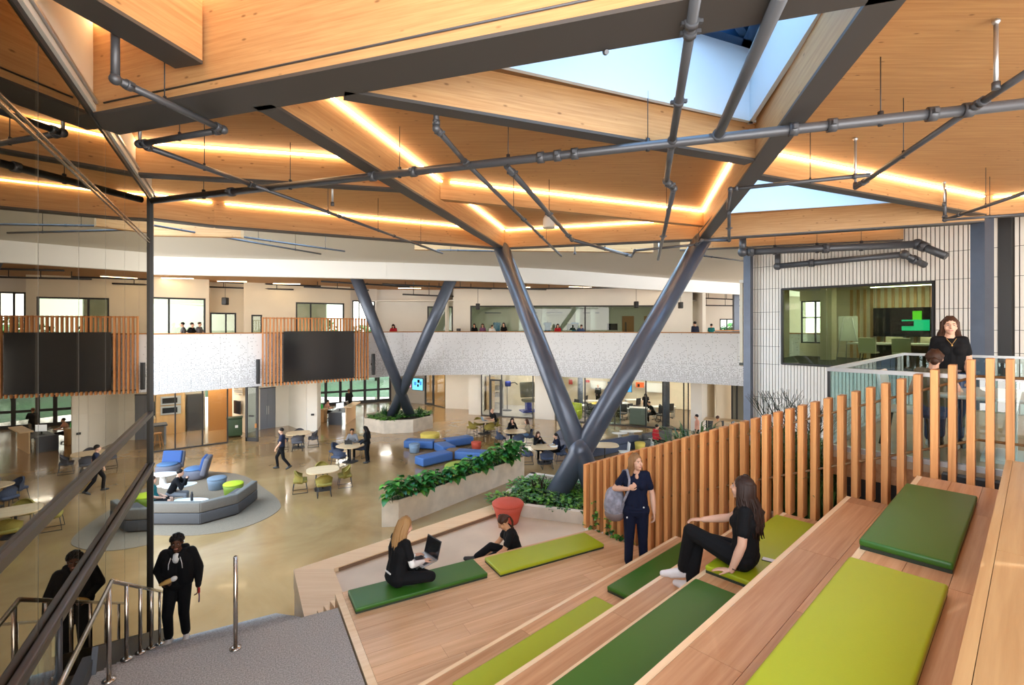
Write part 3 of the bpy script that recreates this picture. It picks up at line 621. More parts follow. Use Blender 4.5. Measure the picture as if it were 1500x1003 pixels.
wall_open('wall_recess', 'cream recess wall behind the high wooden table', (11.6, 29.4), (16, 31.5), 0, 3.13, .1, 'cream_wall')
wall_open('wall_recess_right', 'cream wall with dark glazed door near the steel post', (13.2, 29.6), (17, 28.2), 0, 3.13, .1, 'cream_wall')
# ---- far upper floor walls
def U(px, Y): return ((px-CXP)*Y/FP, Y)
ZU0, ZU1 = 4.65, 8.74
def frac(p, q, px):    # distance along p->q where the sight line of column px crosses it
    k = (px-CXP)/FP; dx, dy = q[0]-p[0], q[1]-p[1]; t = (k*p[1]-p[0])/(dx-k*dy); return t*math.hypot(dx, dy)
def opening(p, q, x0, x1, za, zb): return (frac(p, q, x0), frac(p, q, x1), za, zb)
def upper(name, label, p, q, m, wins=()):
    ops = [opening(p, q, *w_[:4]) for w_ in wins]
    wall_open(name, label, p, q, ZU0, ZU1, .16, m, ops); d = Vector((q[0]-p[0], q[1]-p[1], 0)).normalized(); P = Vector((*p, 0))
    for (a0, a1, za, zb), w_ in zip(ops, wins):
        glazed(w_[4], w_[5], (P+d*a0).xy, (P+d*a1).xy, za, zb, w_[6], w_[7], fr=.09)
p, q = U(120, 24.2), U(306, 27.6)
upper('wall_upper_left', 'cream upper wall with a wide window', p, q, 'cream_wall', [(150, 301, 5.0, 7.66, 'window_9', 'wide upper window with black frame reflecting pale greenery', [.35, .62], 'glass_ghost')])
p, q = U(306, 29.0), U(358, 30.0)
upper('wall_upper_recess', 'cream recessed upper wall with a black framed door', p, q, 'cream_wall', [(307.5, 346, 4.66, 6.92, 'door_3', 'black framed upper door with side light', [.6], 'glass_ghost')])
smesh(mb('cream_wall').prism([U(304, 27.6), U(306.5, 27.6), U(307, 29.1), U(304, 29.1)], ZU0, ZU1).build('wall_upper_return'), 'narrow return of the recess')
p, q = U(357, 29.2), U(513, 32.6)
upper('wall_upper_middle', 'cream upper wall behind the big screen', p, q, 'cream_wall', [(368, 384, 5.2, 6.8, 'window_10', 'small pale upper window beside the slatted screen frame', [], 'glass_ghost'), (433, 504, 5.6, 7.62, 'window_11', 'dark upper strip window above the big screen', [.3], 'glass_ghost')])
p, q = U(513, 34.0), U(552, 34.6)
upper('wall_upper_bay', 'upper wall bay with bright window', p, q, 'white_wall', [(516, 549, 5.2, 7.9, 'window_12', 'bright upper window with black bars behind the far column', [.3, .65], 'glass_clear')])
p, q = U(552, 35), U(664, 35.6)
upper('wall_upper_white', 'white upper wall behind the far column', p, q, 'white_wall', [(626, 663.5, 5.0, 7.55, 'window_13', 'black framed upper glazing right of the far column', [.72], 'glass_ghost')])
p, q = U(664, 34.4), U(1014, 33.6)
upper('wall_upper_long', 'long pale upper wall above the wide gallery window', p, q, 'white_wall', [(689, 962, 5.0, 7.55, 'window_14', 'wide frameless gallery window to a white room', [.30, .62], 'glass_ghost')])
smesh(mb('white_wall').box((*U(1014, 35.2), (ZU0+ZU1)/2), (.16, 4.2, ZU1-ZU0)).build('wall_upper_end'), 'end of the long upper wall')
p, q = U(1005, 39.5), U(1180, 37.5)
upper('wall_upper_right', 'white upper wall with small black framed windows', p, q, 'white_wall', [(1054, 1078, 5.75, 6.7, 'window_15', 'small black framed upper window left of the thin post', [.45], 'glass_ghost'), (1085, 1104, 5.75, 6.7, 'window_16', 'small black framed upper window right of the thin post', [], 'glass_ghost')])
# rooms behind the upper windows
smesh(mb('white_wall').box((1.6, 40.4, 6.7), (23, .1, 4.2)).box((1.6, 37.3, 7.9), (23, 6.3, .08)).box((-4.6, 37.3, 6.7), (.1, 6.3, 4.2)).box((13.4, 37.3, 6.7), (.1, 6.3, 4.2)).build('wall_gallery_room'), 'white room behind the wide gallery window')
for i, px_ in enumerate((763, 797, 846, 868)):
    c = U(px_, 38.9); smesh(mb('white_gloss').box((c[0], c[1], 6.2), (.35, .35, 3.3)).build('trim_%d' % (i+1)), 'white column inside the gallery room')
for i in range(4): c = U((722, 775, 812, 866)[i], 39.6); boxo('shutter_bar', (1.3, .05, .08), (c[0], c[1], 7.2), 'uph_slate', bpy.data.objects['wall_gallery_room'])
# exterior wall beyond the lobby so that the lawn reads through the doors
smesh(mb('cream_wall').box((-24, 42.4, 6), (16, .2, 7)).build('wall_far_left'), 'outer wall left of the entrance')
smesh(mb('white_wall').box((15.8, 4.2, 5), (.2, 12, 10)).build('wall_right'), 'plain white wall closing the hall on the right')
e = struct('window_17', 'added unseen rooflight strip brightening the hall, between the beams and the pale soffit')  # glazed roof opening added out of view to let more daylight in
mb('glass_sky').prism([(-9.6, 11.2), (-13.0, 17.6), (-11.4, 15.3), (-7.6, 15.2), (-.3, 18.2), (5.4, 17.2), (7.5, 18.5), (5.33, 13.85), (-.3, 15.45)], 9.3, 9.32).build('pane', e)
smesh(mb('room_floor').prism([(-2.1, 33.8), (1.45, 32.6), (3.1, 37.5), (-1.75, 38.6)], .002, .012).build('floor_therapy'), 'pale floor of the therapy room')
# ================================================================== OBJECTS
# ---- V columns
def vcol(label, legs, r, cross=None):
    e = thing('slanted_column', label, 'column')
    for a, b in legs: mb('steel_column').cyl(a, b, r, n=28).build('leg', e)
    if cross: mb('steel_column').ell(cross, (r*1.12, r*1.12, r*1.3), n=20, k=12).build('joint', e)
    return e
CR = Vector((1.56, 11.25, 3.23)); F1 = Vector((.93, 10.84, 2.3)); TR = Vector((5.3, 13.68, 8.52)); TL = Vector((-.32, 15.25, 8.52))
F2 = CR+(CR-TL)*((CR.z-2.3)/(TL.z-CR.z))
vcol('huge grey steel column with crossed legs rising from the near planter', [(F1, TR), (F2, TL)], .245, CR)
fx = aty(584, 575, 28.9)
def far_leg(px0, py0, px1, py1): return (aty(px0, py0, 30.0), aty(px1, py1, 25.2))
vcol('grey steel column with crossed legs rising from the far octagonal planter', [far_leg(572, 612, 664, 402), far_leg(603, 614, 520, 402)], .30)
def post(label, x, y, w, d, z0, z1, rz): return tag(mb('steel_column').box((0, 0, (z1-z0)/2), (w, d, z1-z0)).box((0, 0, .02), (w*1.5, d*1.5, .04)).build('steel_post', None, (x, y, z0), rz), label, 'post')
post('square blue grey steel post below the right beam node', 10.95, 11.45, .27, .3, 0, 8.62, .2)
c = fa(VR-.25, 7.06); post('slim dark steel post at the end of the ribbed wall', c.x, c.y, .24, .24, 0, 9.1, ANG_A)
c = U(1078, 36.5); post('thin grey post on the upper gallery between two small windows', c[0], c[1], .38, .3, 4.65, 8.7, 0)
# ---- slatted timber screen along the tiers
fe = thing('slatted_screen', 'stepped timber slat screen closing the far end of the seating tiers', 'screen', (0, 0, 0), ANG_A)
VS = 6.90
def tier_z(w):
    for k in (7, 6, 5, 4, 3, 2):
        if w < NW[k]: return ZT[k]
    return Z1
slat_mesh = {}
for i in range(41):
    w = 5.42-.1415*i; zb = tier_z(w-.02)-.03 if w > .2 else ZP-.05; zt = 5.78-.42*(w-.42) if w > .42 else 5.78; h = round(zt-zb, 2)
    boxo('slat', (.18, .062, h), (VS, w, zb+h/2), 'cedar_slat', fe, bev=.004)
for off in (.19, .84):
    a, b = (VS+.02, 5.42, 3.68-off), (VS+.02, .42, 5.78-off); mb('rod_wood').cyl(a, b, .014, n=8).cyl(b, (VS+.02, -.35, 5.78-off), .014, n=8).build('rod', fe)
# ---- seat pads
def pad(label, frame, x0, x1, y0, y1, z, m):
    c = frame((x0+x1)/2, (y0+y1)/2, z); rz = ANG_A if frame is fa else ANG_S
    e = thing('seat_pad', label, 'seat pad', c, rz)
    mb(m).rbox((0, 0, .047), (x1-x0, y1-y0, .05), .018, seg=3).build('pad_top', e); mb('cushion_under').box((0, 0, .0125), (x1-x0-.012, y1-y0-.012, .025)).build('pad_base', e)
pad('dark green seat pad under the woman with the laptop', fs, 1.24, 3.03, 6.14, 6.63, Z1, 'vinyl_green')
pad('lime green seat pad on the lowest tier next to the slatted screen', fs, 3.19, 5.04, 6.07, 6.58, Z1, 'vinyl_lime')
pad('lime green seat pad lying alone on the second tier', fa, 2.50, 4.49, 2.96, 3.43, ZT[2], 'vinyl_lime')
pad('dark green seat pad on the second tier in front of the standing woman', fa, 4.76, 6.62, 2.96, 3.46, ZT[2], 'vinyl_green')
pad('long dark green seat pad on the fourth tier beside the white shoes', fa, 2.2, 4.28, 1.64, 2.13, ZT[4], 'vinyl_green')
pad('lime green seat pad under the woman with crossed legs', fa, 4.57, 6.45, 1.67, 2.18, ZT[4], 'vinyl_lime')
pad('wide dark green seat pad on the sixth tier by the glass guard', fa, 4.24, 6.1, .37, .88, ZT[6], 'vinyl_green')
pad('biggest lime green seat pad lying on the sixth tier', fa, 1.9, 3.88, .36, .86, ZT[6], 'vinyl_lime')
c = aty(1128, 803, 5.0); c = fa(5.12, 1.78, ZT[4]+.073)
e = thing('mobile_phone', 'white mobile phone lying on lime seat pad behind seated woman', 'phone', c, ANG_A+.2); mb('black_plastic').rbox((0, 0, .004), (.075, .15, .008), .003).build('case', e); mb('phone_white').box((0, 0, .0085), (.068, .142, .001)).build('screen', e)
# ---- handrails
hr = thing('handrail', 'stainless handrail along the glass wall, bending down the stairs', 'handrail', (0, 0, 0), ANG_S)
HT = -1.12; top = [(HT, 3.2, 3.53), (HT, 6.30, 3.53), (HT, 11.2, 1.08)]
mb('stainless').tube(top[:2], .022).tube(top[1:], .022).ell(top[1], (.023, .023, .023)).build('rail', hr)
for s_, zb in ((6.18, 2.6), (7.05, 2.3), (7.95, 1.85), (8.85, 1.40), (9.75, .95), (10.7, .50), (4.2, 2.6)):
    zt = 3.53 if s_ < 6.3 else 3.53-(s_-6.3)*.5
    mb('stainless').cyl((HT, s_, zb), (HT, s_, zt), .021).lathe([(.06, 0), (.06, .012), (.03, .02)], (HT, s_, zb), 16).build('post', hr)
h2 = thing('handrail', 'stainless centre handrail on the stairs seen end on', 'handrail', (0, 0, 0), ANG_S); HT2 = -.03
mb('stainless').cyl((HT2, 6.13, 2.6), (HT2, 6.13, 3.60), .021).lathe([(.06, 0), (.06, .012), (.03, .02)], (HT2, 6.13, 2.6), 16).build('post', h2)
mb('stainless').tube([(HT2, 6.13, 3.59), (HT2, 11.2, 1.08)], .022).build('rail', h2)
for s_ in (8.0, 10.0): mb('stainless').cyl((HT2, s_, 2.6-.5*(s_-6.5)-.1), (HT2, s_, 3.59-(s_-6.13)*.495), .02).build('post', h2)
h3 = thing('guard_rail', 'dark bronze rail with glass infill on the landing edge', 'rail', (0, 0, 0), ANG_S)
mb('bronze_rail').rbox((TG+.045, 7.3, 3.50), (.07, 8.3, .055), .015).build('rail', h3); mb('bronze_rail').box((TG+.045, 7.3, 3.43), (.03, 8.3, .08)).build('under_rail', h3)
for s_ in (3.6, 4.9, 5.9): mb('steel_dark').cyl((TG+.045, s_, 2.6), (TG+.045, s_, 3.46), .025).build('post', h3)
for a in (3.65, 4.95): mb('glass_guard').box((TG+.045, a+.45, 3.0), (.012, .85, .8)).build('pane', h3)
# ---- roof pipes
def pipe(label, pts, r, clamps=(), rods=(), n=10, name='sprinkler_pipe', m='pipe_grey', elbows=True):
    e = thing(name, label, 'pipe'); P = [Vector(p) for p in pts]; b = mb(m)
    for i in range(len(P)-1): b.cyl(P[i], P[i+1], r, n=n)
    b.build('run', e)
    if elbows:
        for p in P[1:-1]: mb(m).ell(p, (r*1.45, r*1.45, r*1.45)).build('elbow', e)
    for i, t in clamps:
        a, c_ = P[i], P[i+1]; d = (c_-a).normalized(); p = a.lerp(c_, t); f = mb(m).cyl(p-d*r*.8, p+d*r*.8, r*1.35, n=n)
        x, y = ortho(d); f.box(p+x*r*1.5, (r*.8, r*.8, r*.8)).box(p-x*r*1.5, (r*.8, r*.8, r*.8)); f.build('coupling', e)
    for i, t in rods:
        p = P[i].lerp(P[i+1], t); mb('steel_dark').cyl(p, (p.x, p.y, 9.1), .006, n=5).cyl(p-Vector((0, 0, r*1.2)), p+Vector((0, 0, r*1.6)), r*.5, n=6).build('hanger', e)
    return e
Z = lambda px, py, z=8.4: atz(px, py, z)
M0, M1 = Z(223, 294), Z(1500, 152)
pipe('thick main pipe spanning the whole hall below the beams', [M0, M0.lerp(M1, 1.25)], .057, [(0, t) for t in (.12, .3, .345, .47, .485, .5, .665, .69, .75, .77, .83, .97)], [(0, t) for t in (.08, .2, .33, .44, .56, .72, .85)], 14)
pipe('zigzag branch pipe beside the white wall', [Z(169, 46, 9.05)*1.0 if False else Vector((*Z(169, 116).xy, 9.0)), Z(169, 116), Z(327, 190), Z(204, 211), Z(373, 272)], .037, [(1, .1), (1, .93), (2, .07), (2, .93), (3, .06), (3, .95)], [(1, .4), (2, .5), (3, .5)])
pipe('thin pipe descending from the zigzag branch toward the far soffit', [Z(373, 272, 8.35), Z(648, 371, 8.35)], .03, [(0, .3), (0, .6)], [(0, .25), (0, .5), (0, .8)])
pipe('bluish drop pipe at the skylight edge continuing as thin branch', [Vector((*Z(639, 188).xy, 9.02)), Z(639, 188), Z(683, 239), Z(822, 375)], .034, [(0, .9), (1, .1), (1, .95), (2, .4), (2, .62)], [(2, .3), (2, .7)])
pipe('medium pipe leaving the main toward the near column', [Z(742, 243), Z(838, 351), Z(925, 375)], .045, [(0, .05), (0, .5), (0, .9), (1, .9)], [(0, .5), (1, .5)])
pipe('steep pipe crossing the skylight and dropping between two beams', [Z(1020, -8, 8.5), Z(985, 205, 8.42), Z(976, 265, 8.35), Z(987, 276, 8.3), Z(964, 380, 8.3)], .043, [(0, .12), (0, .17), (0, .62), (1, .1), (2, .5), (3, .5)], [(3, .3)])
pipe('thickest slanted pipe in front of the skylight', [Z(1146, -10, 8.46), Z(1050, 203, 8.42)], .056, [(0, .96)], (), 14)
pipe('long branch pipe crossing below the right roof deck', [Z(1520, 96, 8.45), Z(1431, 154, 8.4), Z(1253, 275, 8.3)], .037, [(0, .9), (1, .05), (1, .9)], [(1, .5)])
pipe('short branch pipe beside the second skylight', [Z(1275, 256, 8.3), Z(1070, 277, 8.35), Z(1066, 306, 8.3)], .03, [(0, .1), (0, .95)], [(0, .4)])
pipe('branch pipe passing in front of the grey steel post', [Vector((*Z(1384, 322, 8.35).xy, 9.0)), Z(1384, 322, 8.35), Z(1520, 276, 8.4)], .032, [(0, .9), (1, .2)], [(1, .5)])
pipe('thin pipe below the second light strip near the right post', [Z(1384, 322, 8.3), Z(1520, 312, 8.3)], .026, (), [(0, .5)])
pipe('short dangling pipe end hanging from the widest beam', [Vector((*Z(888, 70, 8.62).xy, 9.3)), Z(887, 76, 8.5), Z(889, 76, 8.45)], .02, (), ())
pipe('thin line of conduit along the face of the widest beam', [Vector((-4.6, 5.54, 8.62)), Vector((3.6, 2.84, 8.66))], .011, (), (), 6, 'conduit')
pipe('conduit clipped along the beam toward the near column', [Z(372, 160, 8.6), Z(410, 170, 8.6), Z(420, 162, 8.62), Z(720, 347, 8.62)], .014, (), (), 6, 'conduit')
pipe('conduit running along the beam at the skylight side', [Z(1250, 5, 8.7), Z(1092, 255, 8.7), Z(1015, 352, 8.55)], .014, (), (), 6, 'conduit')
pipe('loop of pipes below the beam linking both column arms', [Z(925, 376, 8.3), Z(930, 367, 8.3), Z(1020, 358, 8.3), Z(1028, 352, 8.3), Z(1068, 352, 8.3), Z(1068, 312, 8.4)], .035, [(2, .2), (4, .5)], [(2, .5)])
for i, (x0, y0, x1, y1) in enumerate(((225, 330, 470, 372), (340, 345, 505, 368), (640, 366, 740, 368), (1010, 372, 1110, 385))):
    pipe(('thin far pipe under the soffit behind the glass wall edge', 'second thin far pipe under the soffit', 'thin far pipe beside the left column arm', 'thin far pipe at the end of the ribbed wall')[i], [Z(x0, y0, 8.6), Z(x1, y1, 8.6)], .028, [(0, .3)], [(0, .2), (0, .8)], 6)
d0, d1, d2 = atz(1088, 369, 8.3), fa(16.9, 2.2, 8.3), fa(16.8, 1.6, 7.9)
pipe('fat insulated drain pipe above the ribbed wall, elbowing at its end', [d0+Vector((0, 0, .45)), d0, d1, d2], .10, [(1, .05), (1, .5), (2, .2)], [(1, .2), (1, .45), (1, .7)], 14, 'drain_pipe')
pipe('second fat drain pipe just above the ribbed wall', [fa(17.6, 5.9, 8.5), fa(17.6, 5.9, 8.1), fa(17.7, 2.6, 8.15), fa(18.2, 2.2, 7.85)], .09, [(1, .3), (2, .5)], (), 14, 'drain_pipe')
# far gallery pipes (dark lines below the upper ceiling)
gal = ((150, 404, 420, 412), (222, 409, 470, 419), (300, 420, 430, 424), (445, 420, 540, 425), (560, 416, 720, 423), (590, 431, 664, 434), (640, 420, 800, 424), (770, 423, 930, 421), (470, 412, 600, 420), (1016, 426, 1100, 432), (1016, 447, 1108, 448), (1020, 436, 1108, 440))
for i, (x0, y0, x1, y1) in enumerate(gal):
    z = 8.5 if i < 9 else 8.3
    a, b = (aty(x0, y0, 28.5-i*.05), aty(x1, y1, 30.5)) if i < 9 else (aty(x0, y0, 36.4), aty(x1, y1, 36.8))
    e = thing('gallery_pipe', 'dark thin pipe hung below the ceiling of the upper gallery', 'pipe', group='gallery ceiling pipes'); mb('steel_dark').cyl(a, b, .05, n=6).build('run', e)
    for t in (.2, .5, .8):
        p_ = a.lerp(b, t); mb('steel_dark').cyl(p_, (p_.x, p_.y, 8.74), .02, n=4).build('hanger', e)
# pendant lamp and hanging speakers
c = aty(804, 334, 12.0); e = thing('pendant_lamp', 'small white pendant lamp hanging between pipes', 'lamp', c)
mb('lamp_white').lathe([(.15, 0), (.15, .03), (.14, .22), (.09, .33), (.02, .35)], n=20).build('shade', e); mb('steel_dark').cyl((0, 0, .34), (0, 0, 9.1-c.z), .006, n=5).build('cord', e)
for px_, py_, Y in ((330, 441, 27.5), (700, 449, 33), (932, 446, 32), (997, 447, 32.5)):
    c = aty(px_, py_, Y); e = thing('hanging_speaker', 'black box loudspeaker hung from the gallery ceiling', 'speaker', c, 0, 'hanging gallery speakers'); mb('black_plastic').rbox((0, 0, 0), (.28, .3, .42), .05).build('cabinet', e); mb('steel_dark').cyl((0, 0, .2), (0, 0, 8.72-c.z), .012, n=4).build('cord', e)
# ---- big screen with slatted timber frame on the balcony
SL, SR = Vector((-12.45, 24.55, 0)), Vector((-8.15, 27.75, 0)); sd_ = SR-SL; SLn = sd_.length; srz = math.atan2(sd_.y, sd_.x)
se = thing('video_wall', 'large black video screen in a reddish slatted timber frame', 'screen', (SL.x, SL.y, 3.1), srz)
xa, xb = .95, 4.55
boxo('display', (xb-xa, .12, 2.58), ((xa+xb)/2, -.05, 1.46), 'screen_black', se)['label'] = 'black display'
n = 33
for i in range(n):
    x = SLn*i/(n-1)
    if xa-.05 < x < xb+.05:
        boxo('slat', (.055, .16, .72), (x, .0, 3.10), 'screen_slat', se); boxo('slat', (.055, .16, .16), (x, .0, .08), 'screen_slat', se)
    else: boxo('slat', (.055, .16, 3.46), (x, 0, 1.73), 'screen_slat', se)
boxo('frame_bar', (SLn, .06, .06), (SLn/2, .08, 3.42), 'screen_slat', se); boxo('frame_bar', (SLn, .05, .05), (SLn/2, .1, .14), 'steel_dark', se)
for px_, p0, p1, Y in ((378, 526, 562, 24.3), (547, 518, 549, 27.9)):
    a = aty(px_, p1, Y); b = aty(px_, p0, Y); e = thing('column_speaker', 'slim black column loudspeaker mounted beside the big screen', 'speaker', a, srz, 'column speakers'); mb('black_plastic').rbox((0, 0, (b-a).z/2), (.17, .16, (b-a).z), .03).build('cabinet', e); mb('steel_dark').box((0, .18, (b-a).z/2), (.06, .25, .12)).build('bracket', e)
# ---- lit wall screens, posters
def panel_on(name, label, cat, px0, px1, py0, py1, Y0, Y1, m, frame='black_plastic', th=.06, cells=()):
    a, b = aty(px0, py1, Y0), aty(px1, py1, Y1); top_ = aty(px0, py0, Y0).z; d = Vector((b.x-a.x, b.y-a.y, 0)); L = d.length; h = top_-a.z
    e = thing(name, label, cat, (a.x, a.y, a.z), math.atan2(d.y, d.x)); boxo('case', (L, th, h), (L/2, 0, h/2), frame, e); f = boxo('face', (L*.95, .01, h*.92), (L/2, -th/2-.004, h/2), m, e)
    for (fx_, fz, w_, h_, m_) in cells: boxo('mark', (L*w_, .006, h*h_), (L*fx_, -th/2-.012, h*fz), m_, e)
    return e
panel_on('wall_screen', 'lit wall screen with pale blue picture right of the far column', 'screen', 604, 620, 553, 571, 39.15, 38.6, 'tv_cyan', cells=((.3, .55, .2, .25, 'tv_blue'), (.55, .4, .15, .2, 'hair_black'), (.6, .75, .2, .25, 'hair_black'), (.8, .6, .15, .3, 'tv_blue')))
panel_on('wall_screen', 'lit wall screen with pink picture behind the far column', 'screen', 590, 603, 551, 567, 39.6, 39.15, 'tv_pink')
panel_on('wall_screen', 'lit blue screen on the classroom wall', 'screen', 890, 926, 559, 573, 37.2, 36.6, 'tv_blue', cells=((.3, .6, .4, .6, 'tv_white'),))
panel_on('poster', 'orange poster on the classroom wall with dark round motif', 'poster', 931, 944, 559, 567.5, 36.9, 36.6, 'poster_orange', 'whiteboard', .02, cells=((.35, .4, .25, .5, 'hair_black'),))
panel_on('poster', 'small red poster on the classroom wall near the dark post', 'poster', 833, 839, 555, 563, 38.4, 38.2, 'poster_red', 'whiteboard', .02)
panel_on('poster', 'faint red strip poster high on the classroom wall', 'poster', 857, 864, 556, 560, 38, 37.9, 'poster_red', 'whiteboard', .02)
panel_on('whiteboard', 'wide whiteboard on the classroom wall', 'whiteboard', 865, 888, 557, 569, 37.9, 37.4, 'whiteboard', 'silver', .03)
panel_on('whiteboard', 'long whiteboard on the classroom wall right of the orange poster', 'whiteboard', 946, 976, 560, 574, 36.5, 35.9, 'whiteboard', 'silver', .03)
panel_on('wall_screen', 'black monitor on the cream passage wall', 'screen', 343, 352, 586, 605, 28.55, 28.15, 'screen_black')
panel_on('lettering', 'small dark lettering on the cream passage wall', 'lettering', 342, 356, 567, 578, 28.5, 28.05, 'cream_wall', 'cream_wall', .01, cells=((.3, .85, .5, .1, 'paper_sign'), (.5, .62, .9, .1, 'paper_sign'), (.55, .42, .9, .1, 'paper_sign'), (.75, .12, .3, .1, 'paper_sign')))
c = aty(458, 607, 28.5); e = thing('wall_plate', 'small black wall plate on the white pier', 'switch', c, .2); boxo('plate', (.17, .03, .11), (0, -.03, 0), 'black_plastic', e); boxo('button', (.05, .02, .05), (0, -.05, 0), 'steel_dark', e)
c = aty(671, 483, 33.5); e = thing('wall_plate', 'small black exit box on the upper white wall', 'switch', c, 0); boxo('plate', (.28, .1, .18), (0, .3, 0), 'black_plastic', e); boxo('button', (.1, .02, .06), (0, .24, 0), 'steel_dark', e)
# ---- open pivot door of the passage and grey doors
a, b = Vector((-14.2, 26.2, 0)), Vector((-13.45, 26.05, 0)); e = struct('door_4', 'open black framed glass door standing in the passage', a, math.atan2((b-a).y, (b-a).x)); L = (b-a).length
for (x, z, w_, h_) in ((.06, 1.5, .12, 3.0), (L-.06, 1.5, .12, 3.0), (L/2, .1, L, .2), (L/2, 2.93, L, .14)): boxo('frame_bar', (w_, .06, h_), (x, 0, z), 'black_frame', e)
boxo('pane', (L-.24, .012, 2.66), (L/2, 0, 1.53), 'glass_ghost', e); boxo('push_plate', (.3, .03, .08), (L/2, -.05, 1.35), 'black_plastic', e); boxo('handle', (.09, .06, .22), (L-.1, -.06, .85), 'door_wood', e)
a = Vector((-15.0, 29.0, 0)); dd = Vector((1.25, 1.4, 0)).normalized(); a = a+dd*.08; e = struct('door_5', 'blue grey double doors left of the white pier', a, math.atan2(dd.y, dd.x))
for i in range(2): boxo('leaf', (.46, .05, 2.42), (.235+.47*i, .02, 1.21), 'door_bluegrey', e); boxo('pull', (.03, .05, .5), (.42+.1*i, -.03, 1.1), 'silver', e)
boxo('frame_bar', (.96, .1, .06), (.47, 0, 2.43), 'black_frame', e)
c = U(894, 40.3); e = struct('door_6', 'orange wooden door with narrow window in the gallery room', (U(920, 40.25)[0], 40.25, 4.65)); boxo('leaf', (.95, .06, 2.3), (0, 0, 1.15), 'door_wood', e); boxo('vision_panel', (.13, .07, .9), (-.2, -.005, 1.35), 'black_plastic', e)
e = struct('door_7', 'second orange wooden door in the gallery room', (U(952, 40.25)[0], 40.25, 4.65)); boxo('leaf', (.95, .06, 2.3), (0, 0, 1.15), 'door_wood', e); boxo('vision_panel', (.13, .07, .9), (-.2, -.005, 1.35), 'black_plastic', e)
a = aty(1070, 603, 28.4); e = struct('door_8', 'dark glazed door with black frame near the slim steel post', (a.x, a.y-.1, 0), -.35)
for (x, z, w_, h_) in ((.04, 1.4, .08, 2.8), (.88, 1.4, .08, 2.8), (.46, 2.78, .9, .08), (.46, .05, .9, .1), (.3, 1.4, .08, 2.8)): boxo('frame_bar', (w_, .06, h_), (x, 0, z), 'black_frame', e)
boxo('pane', (.8, .02, 2.7), (.46, .01, 1.4), 'chair_vinyl', e)
for px_, py_, z in ((1459, 128, 8.42), (1253, 272, 8.32), (487, 300, 8.36), (842, 372, 8.3), (205, 212, 8.4), (1383, 300, 8.6), (965, 378, 8.3)):
    c = atz(px_, py_, z); e = thing('sprinkler_drop', 'short vertical riser joining a branch pipe to the roof deck', 'pipe', c, 0, 'vertical sprinkler risers'); mb('silver').cyl((0, 0, 0), (0, 0, 9.08-z), .02, n=8).build('riser', e); mb('pipe_grey').cyl((0, 0, -.02), (0, 0, .05), .034, n=8).build('socket', e); mb('silver').lathe([(.012, 9.02-z), (.035, 9.05-z), (.035, 9.07-z)], n=10).build('head', e)
# ---- furniture builders ---------------------------------------------------------------
def tub_chair_parts(m):
    """upholstered tub chair with sled base; faces +y; returns list of (name, mesh)"""
    seat = mb(m).rbox((0, .02, .43), (.50, .48, .10), .04).mesh('seat')
    sh = mb(m, True); n = 15; rows = [(.36, .0), (.50, .02), (.64, .035), (.80, .05)]; outer = []; 
    for z, out in rows:
        for i in range(n):
            a = PI*(i/(n-1))                       # from right arm round the back to left arm
            drop = abs(math.cos(a))**2.2
            zz = .36+(z-.36)*(1-.42*drop); rx, ry = .27+out*.7, .25+out
            outer.append((math.cos(a)*rx, -math.sin(a)*ry+.10 if math.sin(a) > .35 else -math.sin(a)*ry+.10, zz))
    inner = [(x*.83, (y-.10)*.82+.10, z-(.0 if k >= 3*n else -.02)) for k, (x, y, z) in enumerate(outer)]
    nv = len(outer); fc = []
    for k in range(len(rows)-1):
        for i in range(n-1):
            q = [k*n+i, k*n+i+1, (k+1)*n+i+1, (k+1)*n+i]; fc.append(q[::-1]); fc.append([nv+j for j in q])
    for i in range(n-1): t = 3*n+i; fc.append([t, nv+t, nv+t+1, t+1][::-1]); fc.append([i, i+1, nv+i+1, nv+i])
    for e_ in (0, n-1):
        for k in range(3): fc.append([k*n+e_, (k+1)*n+e_, nv+(k+1)*n+e_, nv+k*n+e_])
    shell = sh.add(outer+inner, fc, True).mesh('shell')
    leg = []
    for sx in (-1, 1): leg.append(mb('black_plastic').tube([(sx*.20, .20, .40), (sx*.23, .27, .015), (sx*.23, -.24, .015), (sx*.19, -.18, .40)], .013, 6).mesh('sled_leg'))
    return [('seat', seat), ('shell', shell), ('sled_leg', leg[0]), ('sled_leg', leg[1])]
CH = {m: tub_chair_parts(m) for m in ('uph_navy', 'uph_olive', 'uph_char')}
def tub_chair(m, x, y, face, label, group, cat='chair'):
    e = thing('tub_chair', label, cat, (x, y, 0), face, group)
    for nme, me in CH[m]: link(nme, me, e)
    return e
def superellipse(a, b, n=3.0, k=32): return [(math.copysign(abs(math.cos(t))**(2/n), math.cos(t))*a, math.copysign(abs(math.sin(t))**(2/n), math.sin(t))*b) for t in (2*PI*i/k for i in range(k))]
def cafe_table(x, y, label, rz=0, a=.58, b=.52, h=.74, top='maple_top'):
    e = thing('cafe_table', label, 'table', (x, y, 0), rz); mb(top).prism(superellipse(a, b), h-.03, h).build('table_top', e)
    mb('black_plastic').cyl((0, 0, .03), (0, 0, h-.03), .035).build('column', e); mb('black_plastic').prism(superellipse(.30, .30, 4), .0, .02).build('foot_plate', e); return e
def set4(tx, ty, m, tlabel, clabel, group, rz, r=.72, skip=()):
    cafe_table(tx, ty, tlabel, rz)
    for k in range(4):
        if k in skip: continue
        a = rz+k*PI/2+PI/4*0; x, y = tx+math.cos(a)*r, ty+math.sin(a)*r
        tub_chair(m, x, y, a+PI/2, clabel, group)
TA = G(437, 655); set4(TA.x, TA.y, 'uph_char', 'pale wood cafe table behind the walking man', 'charcoal tub chair at the cafe table behind the walking man', 'charcoal tub chairs', .35)
